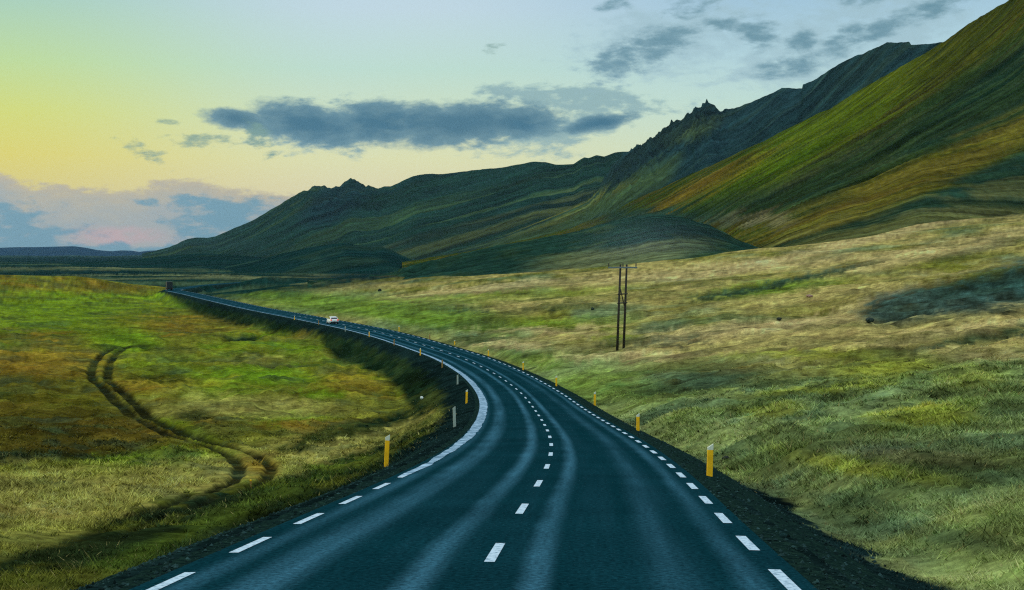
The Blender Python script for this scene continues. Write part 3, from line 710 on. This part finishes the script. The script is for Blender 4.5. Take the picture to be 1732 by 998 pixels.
POSTS = [  # base column, base row, height in rows, body, lean, label
 (1200,806,54,m_yellow,.03,'yellow road post with a white slanted top, nearest on the right roadside'),
 (1079,730,30,m_yellow,.0,'yellow road post on the right roadside, next beyond the nearest one there'),
 (1006,686,23,m_yellow,.0,'yellow road post on the right gravel edge, third from the front there'),
 (941,654,18,m_yellow,.0,'yellow road post on the right gravel edge, below and left of the wooden power pole'),
 (883,626,15,m_yellow,.0,'small yellow road post on the right edge, fifth from the front there'),
 (826,602,11,m_yellow,.0,'small yellow road post on the right edge, sixth from the front there'),
 (769,584,8,m_yellow,.0,'tiny yellow road post on the right edge, seventh from the front there'),
 (716,574,9,m_ochre,.0,'tiny ochre road post on the right edge, second post right of the white car'),
 (662,561,10,m_yellow,.0,'tiny yellow road post on the far right edge, nearest post right of the white car'),
 (653,791,55,m_yellow,.05,'tall yellow road post leaning slightly, alone on the left verge before the bend'),
 (769,722,34,m_grey,-.03,'grey white road post on the dark bank left of the bend'),
 (789,682,23,m_yellow,.03,'yellow road post on the dark bank just inside the bend'),
 (774,650,16,m_grey,.0,'small pale grey road post beside the bright worn line at the bend'),
 (748,622,13,m_ochre,.0,'small ochre road post on the left edge just above the bend'),
 (711,601,12,m_yellow,.0,'small yellow road post on the left edge, second above the bend'),
 (671,584,10,m_ochre,.0,'tiny dull ochre road post on the left edge, third above the bend'),
 (629,570,9,m_yellow,.0,'tiny yellow road post on the left edge, fourth above the bend'),
 (584,560,8,m_grey,.0,'tiny pale grey road post on the left edge below the white car'),
 (539,549,7,m_ochre,.0,'tiny ochre road post on the left edge just left of the white car'),
 (498,541,6,m_yellow,.0,'farthest tiny yellow road post on the left edge, well left of the white car'),
]
def full_h(x, y):
    return np.maximum(ground_h(x, y), np.where(np.abs(road_s(x, y)) < 5.2, road_z(y) - 0.07 - 0.28 * np.clip(np.abs(road_s(x, y)) - 4.0, 0, 2), -1e9))
for (px, py, ph, bd, ln, lb) in POSTS:
    x, y, z = ground_hit(px, py, full_h)
    s = float(road_s(x, y))
    if abs(s) < 4.0:                        # stand it just outside the pavement
        x = float(road_x(y)) + math.copysign(4.1, s) / float(np.interp(y, _Y, _COS)); z = float(full_h(np.array([x]), np.array([y]))[0])
    h = ph * y / F
    print('post', px, py, 'Y %.1f h %.2f s %.1f' % (y, h, s))
    h = min(max(h, 0.75), 1.25)
    make_post(h, 0.15, bd, lb, x, y, z, -math.atan(float(np.interp(y, _Y, _TH))), ln)
x, y, z = ground_hit(424, 824, ground_h)
st = empty('marker_stake', (x, y, z)); tag(st, 'tiny yellow marker stake standing beside the wheel rut', 'stake')
bm = bmesh.new(); box(bm, -.04, .04, -.02, .02, -.2, .26, .006); mesh_obj('shaft', bm, m_ochre, st)
bm = bmesh.new(); box(bm, -.042, .042, -.022, .022, .262, .34, .006); mesh_obj('top_cap', bm, m_yellow, st)

# ------------------------------------------------------------------ power pole
m_wood = simple_mat('tarred_pole_wood', (44,40,30), 0.85, noise=0.3, scale=3)
m_steel = simple_mat('weathered_steel', (96,112,116), 0.6, noise=0.15, scale=3)
m_ins = simple_mat('brown_glazed_insulator', (52,44,38), 0.3, noise=0.1)
xa, ya, za = ground_hit(1043.5, 593, ground_h)
k = ya / F
xb = xa + 12.5 * k; yb_ = ya + 1.5; zb = float(ground_h(np.array([xb]), np.array([yb_]))[0])
up = empty('power_pole', (xa, ya, za)); tag(up, 'tall dark wooden power pole of two legs with crossarm in the meadow', 'power pole')
topz = -(452 - HY) * k - za
tl, tr = (6.0 * k, 0, topz), (17.0 * k, 0.4, topz)
pl0, pr0 = (0, 0, -0.8), (xb - xa, 1.5, zb - za - 0.8)
for p, q in ((pl0, tl), (pr0, tr)):
    bm = bmesh.new(); tube(bm, p, (q[0], q[1], q[2] + 0.35), 0.17, 0.12, 14); mesh_obj('pole', bm, m_wood, up, True)
def on(p, q, f): return Vector(p).lerp(Vector(q), f)
bm = bmesh.new(); box(bm, -15 * k, 34 * k, -0.26, -0.12, topz - 0.14, topz + 0.06, 0.015); mesh_obj('crossarm', bm, m_steel, up)
for fr in (0.70, 0.60):
    a, b_ = on(pl0, tl, fr), on(pr0, tr, fr); d = (b_ - a).normalized() * 0.3
    bm = bmesh.new(); tube(bm, a - d + Vector((0, -.16, 0)), b_ + d + Vector((0, -.16, 0)), 0.085, 0.085, 8); mesh_obj('crossbar', bm, m_wood, up)
for f0, f1 in ((0.79, 0.53),):
    a, b_ = on(pl0, tl, f0), on(pr0, tr, f1)
    bm = bmesh.new(); tube(bm, a + Vector((0, .18, 0)), b_ + Vector((0, .18, 0)), 0.07, 0.07, 8); mesh_obj('brace', bm, m_wood, up)
for dx in (-14 * k, 10 * k, 32 * k):
    bm = bmesh.new()
    for i, (r, z0) in enumerate(((.07, 0), (.10, .1), (.07, .2), (.10, .3), (.05, .4))):
        tube(bm, (dx, -.19, topz + .065 + z0), (dx, -.19, topz + .065 + z0 + .1), r, r * .7, 10)
    mesh_obj('insulator', bm, m_ins, up, True)
print('pole', xa, ya, za, topz)

# ------------------------------------------------------------------ car
m_carw = simple_mat('white_car_paint', (232,236,232), 0.25, noise=0.02, spec=0.5)
m_glass = simple_mat('dark_car_glass', (10,16,28), 0.08, noise=0.02, spec=0.6)
m_tyre = simple_mat('tyre_rubber', (14,18,20), 0.8, noise=0.1)
m_rim = simple_mat('alloy_rim', (150,156,160), 0.35, 0.8, noise=0.05)
m_red = simple_mat('red_tail_lamp', (214,52,26), 0.3, noise=0.05, emis=0.55)
m_blackp = simple_mat('black_trim', (20,24,28), 0.6, noise=0.1)
m_plate = simple_mat('pale_number_plate', (200,206,206), 0.4, noise=0.03)
def wheel(parent, x, y, r, w):
    bm = bmesh.new(); R = []
    prof = [(-w/2, r*.62), (-w/2, r*.9), (-w/2+.03, r), (w/2-.03, r), (w/2, r*.9), (w/2, r*.62)]
    wh = bpy.data.objects.new('wheel', None); COL.objects.link(wh); wh.parent = parent; wh.location = (x, y, r)
    for i in range(20):
        t = 2 * math.pi * i / 20
        R.append([bm.verts.new((p[0], p[1] * math.cos(t), p[1] * math.sin(t))) for p in prof])
    for i in range(20):
        A, B = R[i], R[(i + 1) % 20]
        for j in range(len(prof)): bm.faces.new((A[j], B[j], B[(j + 1) % len(prof)], A[(j + 1) % len(prof)]))
    bmesh.ops.recalc_face_normals(bm, faces=bm.faces[:])
    mesh_obj('tyre', bm, m_tyre, wh, True)
    bm = bmesh.new(); tube(bm, (-w*.42, 0, 0), (w*.42, 0, 0), r*.63, r*.63, 16)
    for i in range(5):
        t = 2 * math.pi * i / 5
        tube(bm, (math.copysign(w*.45, x), 0, 0), (math.copysign(w*.45, x), r*.6*math.cos(t), r*.6*math.sin(t)), .05, .05, 6)
    mesh_obj('rim', bm, m_rim, wh)
s_off = -1.15
ycar = float(depth_of_row(547.5)); 
xcar = float(road_x(ycar)) + s_off / float(np.interp(ycar, _Y, _COS)) 
hd = math.atan(float(np.interp(ycar, _Y, _TH)))
car = empty('car', (xcar, ycar, float(road_z(ycar)) - 0.012 * abs(s_off)), -hd); car.scale = (0.95,) * 3
tag(car, 'white hatchback seen from behind with red tail lamps driving away on the road', 'car')
def ring(y, zl, zh, wl, wm, wh_):
    zm = zl + (zh - zl) * 0.55
    h = [(wl, zl), (wm, zl + .12), (wm, zm), (wh_, zh - .04), (wh_ - .1, zh)]
    return [(a, y, z) for a, z in h] + [(-a, y, z) for a, z in h[::-1]]
bm = bmesh.new()
loft(bm, [ring(-2.08, .42, .92, .70, .78, .74), ring(-2.0, .34, 1.0, .78, .87, .82), ring(-1.4, .24, 1.04, .82, .91, .86), ring(0, .22, 1.02, .84, .92, .86), ring(1.0, .24, .98, .82, .91, .84), ring(1.75, .28, .86, .78, .87, .78), ring(2.1, .40, .72, .66, .76, .66)])
bmesh.ops.bevel(bm, geom=bm.edges[:], offset=0.02, segments=1, affect='EDGES')
mesh_obj('body', bm, m_carw, car, True)
def cab(y, z, w): return [(w, y, z), (w - .05, y, z + .03), (-w + .05, y, z + .03), (-w, y, z)]
bm = bmesh.new()
prof = [(-1.98, .98, .80), (-1.55, 1.40, .70), (-1.2, 1.50, .67), (-.2, 1.52, .66), (.45, 1.45, .66), (1.25, .97, .80)]
secs = []
for y, z, w in prof: secs.append([(.82, y, .95), (w, y, z - .05), (w - .09, y, z), (-w + .09, y, z), (-w, y, z - .05), (-.82, y, .95)])
loft(bm, secs); mesh_obj('roof', bm, m_carw, car, True)
def panel(name, pts, m, off):
    bm = bmesh.new(); o = Vector(off); A = [bm.verts.new(Vector(p) + o) for p in pts]; B = [bm.verts.new(Vector(p) - o) for p in pts]
    bm.faces.new(A); bm.faces.new(B[::-1]); n = len(A)
    for i in range(n): bm.faces.new((A[i], B[i], B[(i + 1) % n], A[(i + 1) % n]))
    bmesh.ops.recalc_face_normals(bm, faces=bm.faces[:]); return mesh_obj(name, bm, m, car)
panel('rear_window', [(-.68, -1.90, 1.06), (.68, -1.90, 1.06), (.58, -1.59, 1.36), (-.58, -1.59, 1.36)], m_glass, (0, -.022, .018))
panel('windscreen', [(-.70, 1.12, 1.05), (.70, 1.12, 1.05), (.58, .55, 1.38), (-.58, .55, 1.38)], m_glass, (0, .02, .03))
for sg in (-1, 1):
    panel('side_window', [(sg*.79, -1.6, 1.06), (sg*.79, .95, 1.06), (sg*.675, .35, 1.38), (sg*.68, -1.25, 1.40)], m_glass, (sg*.03, 0, .01))
    bm = bmesh.new(); box(bm, min(sg*.52, sg*.84), max(sg*.52, sg*.84), -2.10, -1.95, .72, 1.0, .03); mesh_obj('tail_light', bm, m_red, car)
    bm = bmesh.new(); box(bm, min(sg*.9, sg*1.08), max(sg*.9, sg*1.08), .55, .68, .98, 1.14, .03); mesh_obj('wing_mirror', bm, m_carw, car)
    for yw in (-1.28, 1.32): wheel(car, sg*.80, yw, .33, .22)
bm = bmesh.new(); box(bm, -.80, .80, -2.16, -1.98, .32, .56, .04); mesh_obj('bumper', bm, m_blackp, car)
bm = bmesh.new(); box(bm, -.26, .26, -2.125, -2.085, .64, .76, .008); mesh_obj('number_plate', bm, m_plate, car)

# ------------------------------------------------------------------ truck
m_dullred = simple_mat('dull_red_lens', (70,18,14), 0.5)
m_box = simple_mat('dark_truck_box', (8,26,28), 0.6, noise=0.1, scale=1)
m_cab = simple_mat('dark_truck_cab', (10,26,30), 0.5, noise=0.1, scale=1)
ytr = 612.0; str_ = -1.75
xtr = float(road_x(ytr)) + str_ / float(np.interp(ytr, _Y, _COS))
tr_ = empty('truck', (xtr, ytr, float(road_z(ytr)) - 0.02), -math.atan(float(np.interp(ytr, _Y, _TH))) )
tag(tr_, 'dark tall box truck far off where the road bends away', 'truck')
bm = bmesh.new(); box(bm, -1.25, 1.25, -3.6, 2.6, .95, 3.75, .05); mesh_obj('cargo_box', bm, m_box, tr_)
bm = bmesh.new(); loft(bm, [[(1.15, y, .6), (1.2, y, 1.8), (1.1, y, h), (-1.1, y, h), (-1.2, y, 1.8), (-1.15, y, .6)] for y, h in ((2.75, 3.0), (3.4, 3.0), (4.4, 2.7), (4.75, 1.75))])
mesh_obj('cab', bm, m_cab, tr_)
bm = bmesh.new(); box(bm, -.5, .5, -3.5, 4.3, .55, .93, .02); mesh_obj('chassis', bm, m_blackp, tr_)
for sg in (-1, 1):
    bm = bmesh.new(); box(bm, sg*1.0-.18, sg*1.0+.18, -3.66, -3.5, .72, .92, .02); mesh_obj('tail_light', bm, m_dullred, tr_)
    for yw in (-2.5, -1.4, 3.6): wheel(tr_, sg*1.0, yw, .5, .32)
    bm = bmesh.new(); box(bm, sg*1.3-.12, sg*1.3+.12, 4.2, 4.3, 1.9, 2.5, .02); mesh_obj('wing_mirror', bm, m_blackp, tr_)

# ------------------------------------------------------------------ stones
def boulder(px, py, w, h, rgb, label, fn=ground_h, name='boulder', cat='rock'):
    x, y, z = ground_hit(px, py, fn)
    k = y / F; W, H = w * k, h * k
    bm = bmesh.new(); bmesh.ops.create_icosphere(bm, subdivisions=3, radius=1)
    sd = random.random() * 50
    for v in bm.verts:
        p = v.co; q = float(fbm(np.array([p.x * 1.3 + sd]), np.array([p.y * 1.3 + p.z * 0.9 + sd]), 3, 171)[0])
        f = 1 + 0.45 * q
        v.co = Vector((p.x * W / 2 * f, p.y * W / 2.4 * f, p.z * H * 0.62 * f + H * 0.30))
    o = mesh_obj(name, bm, simple_mat(name + '_stone', rgb, 0.9, noise=0.3, scale=6), None)
    o.location = (x, y, z)
    return tag(o, label, cat)
boulder(1228,777,12,6,(26,34,24),'dark stone in the grass just right of the nearest right road post')
boulder(713,675,6,4,(214,222,214),'small white stone lying on the dark bank inside the bend')
boulder(642,493,6,5,(22,40,28),'small dark rock alone on the green meadow above the car')
boulder(1318,541,8,4,(34,44,34),'low dark rock in the pale grass right of the power pole')
boulder(1471,544,12,7,(30,48,40),'dark rounded rock at the left foot of the dark gravel slope')
boulder(1002,524,6,4,(34,50,34),'dark rock in the grass left of the power pole')
boulder(1369,505,10,4,(150,118,104),'small pale pinkish stone on the green patch far right')

# ------------------------------------------------------------------ sky and light
SUN_EL, SUN_AZ = math.radians(16), math.radians(-62)     # low, from the left and a little ahead
w = bpy.data.worlds.new('World'); scene.world = w; w.use_nodes = True
nt = w.node_tree; nt.nodes.clear()
out = N(nt, 'ShaderNodeOutputWorld')
sky = N(nt, 'ShaderNodeTexSky', sky_type='NISHITA', sun_disc=False, sun_elevation=SUN_EL, sun_rotation=SUN_AZ, air_density=1.0, dust_density=1.0, ozone_density=2.0)
bg1 = N(nt, 'ShaderNodeBackground'); bg1.inputs[1].default_value = 0.05
nt.links.new(sky.outputs[0], bg1.inputs[0])
tcn = N(nt, 'ShaderNodeTexCoord')
nrm = N(nt, 'ShaderNodeVectorMath', operation='NORMALIZE'); nt.links.new(tcn.outputs['Generated'], nrm.inputs[0])
sp = N(nt, 'ShaderNodeSeparateXYZ'); nt.links.new(nrm.outputs[0], sp.inputs[0])
az = mathn(nt, 'ARCTAN2', sp.outputs[0], sp.outputs[1]); el = mathn(nt, 'ARCSINE', sp.outputs[2])
def ramp(v, stops):
    r = nt.nodes.new('ShaderNodeValToRGB'); cr = r.color_ramp
    while len(cr.elements) < len(stops): cr.elements.new(0.5)
    for e, (p, c) in zip(cr.elements, stops): e.position = p; e.color = (*lin(c), 1)
    nt.links.new(v, r.inputs[0]); return r.outputs[0]
e01 = maprange(nt, el, -0.02, 0.24, 0, 1, False)            # the picture spans el 0 .. 0.177
def ep(py): return ((HY - py) / F + 0.02) / 0.26
left = ramp(e01, [(0, (150,168,170)), (ep(415), (170,176,170)), (ep(330), (222,204,120)), (ep(270), (222,210,100)), (ep(200), (210,216,112)), (ep(120), (188,216,150)), (ep(20), (166,204,184)), (1, (150,190,200))])
mid_ = ramp(e01, [(0, (170,180,172)), (ep(415), (214,204,164)), (ep(330), (226,214,168)), (ep(270), (222,222,172)), (ep(200), (206,222,190)), (ep(120), (188,218,204)), (ep(20), (190,212,222)), (1, (178,204,224))])
rgt = ramp(e01, [(0, (190,196,180)), (ep(330), (214,216,180)), (ep(250), (208,222,192)), (ep(170), (190,218,208)), (ep(100), (176,208,216)), (ep(10), (160,194,214)), (1, (150,186,212))])
def azp(px): return (px - CX) / F
skyc = mixc(nt, maprange(nt, az, azp(0), azp(620)), left, mid_)
skyc = mixc(nt, maprange(nt, az, azp(700), azp(1300)), skyc, rgt)
# clouds
cv = N(nt, 'ShaderNodeCombineXYZ'); nt.links.new(az, cv.inputs[0]); nt.links.new(el, cv.inputs[1])
mpn = N(nt, 'ShaderNodeMapping'); mpn.inputs['Scale'].default_value = (22, 52, 1); mpn.inputs['Rotation'].default_value = (0, 0, math.radians(-9))
nt.links.new(cv.outputs[0], mpn.inputs[0])
cn = N(nt, 'ShaderNodeTexNoise'); cn.inputs['Scale'].default_value = 1.0; cn.inputs['Detail'].default_value = 9; cn.inputs['Roughness'].default_value = 0.62; cn.inputs['Distortion'].default_value = 0.5
nt.links.new(mpn.outputs[0], cn.inputs['Vector'])
mp2 = N(nt, 'ShaderNodeMapping'); mp2.inputs['Scale'].default_value = (70, 170, 1); mp2.inputs['Rotation'].default_value = (0, 0, math.radians(-20))
nt.links.new(cv.outputs[0], mp2.inputs[0])
cn2 = N(nt, 'ShaderNodeTexNoise'); cn2.inputs['Scale'].default_value = 1.0; cn2.inputs['Detail'].default_value = 6; cn2.inputs['Roughness'].default_value = 0.6
nt.links.new(mp2.outputs[0], cn2.inputs['Vector'])
nz = mathn(nt, 'ADD', mathn(nt, 'SUBTRACT', cn.outputs[0], 0.5), mathn(nt, 'MULTIPLY', mathn(nt, 'SUBTRACT', cn2.outputs[0], 0.5), 0.75))
def blob(px, py, rx, ry, ang=0.0):
    m = N(nt, 'ShaderNodeMapping', vector_type='TEXTURE')
    m.inputs['Location'].default_value = (azp(px), (HY - py) / F, 0); m.inputs['Rotation'].default_value = (0, 0, math.radians(ang))
    m.inputs['Scale'].default_value = (rx / F, ry / F, 1)
    nt.links.new(cv.outputs[0], m.inputs[0])
    l = N(nt, 'ShaderNodeVectorMath', operation='LENGTH'); nt.links.new(m.outputs[0], l.inputs[0])
    return mathn(nt, 'SUBTRACT', 1.0, l.outputs['Value'])
def cloud(base, blobs, rgb, lo, hi, amp, opac, rgb2=None, cap=0.6):
    f = None
    for bl in blobs:
        v = blob(*bl); f = v if f is None else mathn(nt, 'MAXIMUM', f, v)
    f = mathn(nt, 'MINIMUM', mathn(nt, 'MAXIMUM', f, -1.2), cap)
    d = mathn(nt, 'ADD', f, mathn(nt, 'MULTIPLY', nz, amp))
    k = maprange(nt, d, lo, hi, 0, opac)
    c = tuple(lin(rgb))
    if rgb2 is not None: c = mixc(nt, maprange(nt, d, lo, hi * 1.6 + 0.3), tuple(lin(rgb2)), tuple(lin(rgb)))
    return mixc(nt, k, base, c)
# low mauve bank, pink glow, blue shreds
skyc = cloud(skyc, [(120,430,430,118,0),(330,400,260,94,0),(20,380,90,88,0),(480,380,160,54,0)], (160,166,168), 0.02, 0.16, 0.55, 0.96, (190,176,150))
skyc = cloud(skyc, [(215,402,120,26,0)], (216,162,166), 0.0, 1.0, 1.3, 0.55)
skyc = cloud(skyc, [(30,415,150,50,10),(30,370,80,34,0),(380,360,110,28,8),(420,378,140,30,8),(330,344,44,14,0),(265,344,26,10,0),(215,424,190,14,0)], (98,146,168), -0.02, 0.6, 2.2, 0.88)
# pale veils then dark clouds
skyc = cloud(skyc, [(970,168,170,30,-3),(930,225,140,38,12),(1000,212,90,24,8),(560,218,150,46,4)], (134,168,174), -0.05, 0.6, 2.2, 0.85)
skyc = cloud(skyc, [(1450,60,260,80,20),(1300,110,90,50,20),(1150,70,210,70,10)], (158,188,198), -0.1, 0.8, 2.4, 0.7)
skyc = cloud(skyc, [(770,209,215,47,2),(870,207,110,36,2),(530,214,130,44,-8),(640,211,120,47,0),(405,206,75,22,-6),(1010,210,74,17,10)], (54,104,130), -0.02, 0.38, 0.85, 0.97, (112,148,160), 0.9)
skyc = cloud(skyc, [(440,234,50,22,-50),(350,244,64,16,0),(245,256,48,18,-25),(272,272,24,16,0),(295,213,30,6,0),(830,84,26,11,15)], (116,150,142), 0.05, 0.9, 3.4, 0.8, None, 0.45)
skyc = cloud(skyc, [(1085,92,120,36,20),(1040,105,60,28,10),(1165,20,54,24,10),(1045,8,54,16,20),(1278,65,44,32,-30),(1235,52,60,18,-10),(1425,78,56,30,20),(1480,60,84,20,25),(1560,35,84,20,14),(1455,6,60,22,5),(1540,0,80,14,0),(1345,82,34,22,10),(1330,118,70,20,8)], (84,128,146), -0.03, 0.72, 1.9, 0.95, (130,164,176))
# beyond the picture: grey blue overhead; behind, brightness added to fill sides facing the camera
up_ = maprange(nt, el, 0.22, 0.75)
bk = maprange(nt, mathn(nt, 'ABSOLUTE', az), 0.5, 1.5)
skyc = mixc(nt, up_, skyc, tuple(lin((222,232,244))))
gain = mathn(nt, 'ADD', 1.12, mathn(nt, 'ADD', mathn(nt, 'MULTIPLY', up_, -0.12), mathn(nt, 'MULTIPLY', bk, 0.45)))
# below the horizon
bg2 = N(nt, 'ShaderNodeBackground'); nt.links.new(skyc, bg2.inputs[0]); nt.links.new(gain, bg2.inputs[1])
ad = N(nt, 'ShaderNodeMixShader'); ad.inputs[0].default_value = 0.92
nt.links.new(bg1.outputs[0], ad.inputs[1]); nt.links.new(bg2.outputs[0], ad.inputs[2]); nt.links.new(ad.outputs[0], out.inputs['Surface'])

sl = bpy.data.lights.new('sun', 'SUN'); sl.energy = 0.9; sl.angle = math.radians(12); sl.color = (1.0, 0.90, 0.68)
so = bpy.data.objects.new('sun', sl); COL.objects.link(so)
dirv = Vector((math.sin(SUN_AZ) * math.cos(SUN_EL), math.cos(SUN_AZ) * math.cos(SUN_EL), math.sin(SUN_EL)))
so.rotation_euler = dirv.to_track_quat('Z', 'Y').to_euler(); so.location = (-40, 20, 40)

# ------------------------------------------------------------------ air
HAZE = 1.5e-5
if HAZE:
    bm = bmesh.new(); box(bm, -16000, 16000, -60, 15400, -75, 620)
    m = bpy.data.materials.new('pale_haze'); m.use_nodes = True; n_ = m.node_tree; n_.nodes.clear()
    o_ = n_.nodes.new('ShaderNodeOutputMaterial'); v_ = n_.nodes.new('ShaderNodeVolumePrincipled')
    v_.inputs['Color'].default_value = (0.45, 0.75, 0.95, 1); v_.inputs['Density'].default_value = HAZE; v_.inputs['Anisotropy'].default_value = 0.2
    n_.links.new(v_.outputs[0], o_.inputs['Volume'])
    hz = mesh_obj('haze', bm, m); tag(hz, label='thin blue evening haze over the far hills', cat='haze', kind='stuff')

# thin pale veil, a soft-edged volume over the foot of the dark mound
bm = bmesh.new(); bmesh.ops.create_uvsphere(bm, u_segments=48, v_segments=24, radius=1)
for v in bm.verts: v.co = Vector((v.co.x * 32, v.co.y * 18, v.co.z * 12))
m = bpy.data.materials.new('pale_veil'); m.use_nodes = True; n_ = m.node_tree; n_.nodes.clear()
o_ = n_.nodes.new('ShaderNodeOutputMaterial'); v_ = n_.nodes.new('ShaderNodeVolumePrincipled')
v_.inputs['Color'].default_value = (0.6, 0.8, 0.92, 1); 
t_ = n_.nodes.new('ShaderNodeTexCoord'); q_ = n_.nodes.new('ShaderNodeMapping'); q_.inputs['Location'].default_value = (-1, -1, -1); q_.inputs['Scale'].default_value = (2, 2, 2)
r_ = n_.nodes.new('ShaderNodeTexGradient'); r_.gradient_type = 'SPHERICAL'
n_.links.new(t_.outputs['Generated'], q_.inputs[0]); n_.links.new(q_.outputs[0], r_.inputs[0])
n_.links.new(mathn(n_, 'MULTIPLY', mathn(n_, 'POWER', r_.outputs[1], 1.6), 0.0065), v_.inputs['Density'])
n_.links.new(v_.outputs[0], o_.inputs['Volume'])
ms = mesh_obj('veil', bm, m); ms.location = ((1085 - CX) / F * 450, 450, (HY - 408) / F * 450)
tag(ms, label='faint pale veil over the foot of the dark mound', cat='veil', kind='stuff')

# ------------------------------------------------------------------ camera and render settings
cd = bpy.data.cameras.new('camera'); cam = bpy.data.objects.new('camera', cd); COL.objects.link(cam)
cd.sensor_width = 36; cd.lens = 36 * F / 1732; cd.shift_y = -(499 - HY) / 1732
cd.clip_start = 0.1; cd.clip_end = 60000
cam.location = (0, 0, 0); cam.rotation_euler = (math.pi / 2, 0, 0)
scene.camera = cam
vs = scene.view_settings; vs.view_transform = 'Standard'; vs.look = 'None'; vs.exposure = 0.0; vs.gamma = 1.0; vs.use_curve_mapping = False
cy = scene.cycles
cy.max_bounces = 4; cy.diffuse_bounces = 2; cy.glossy_bounces = 2; cy.volume_bounces = 0
cy.use_denoising = False; cy.filter_width = 1.2
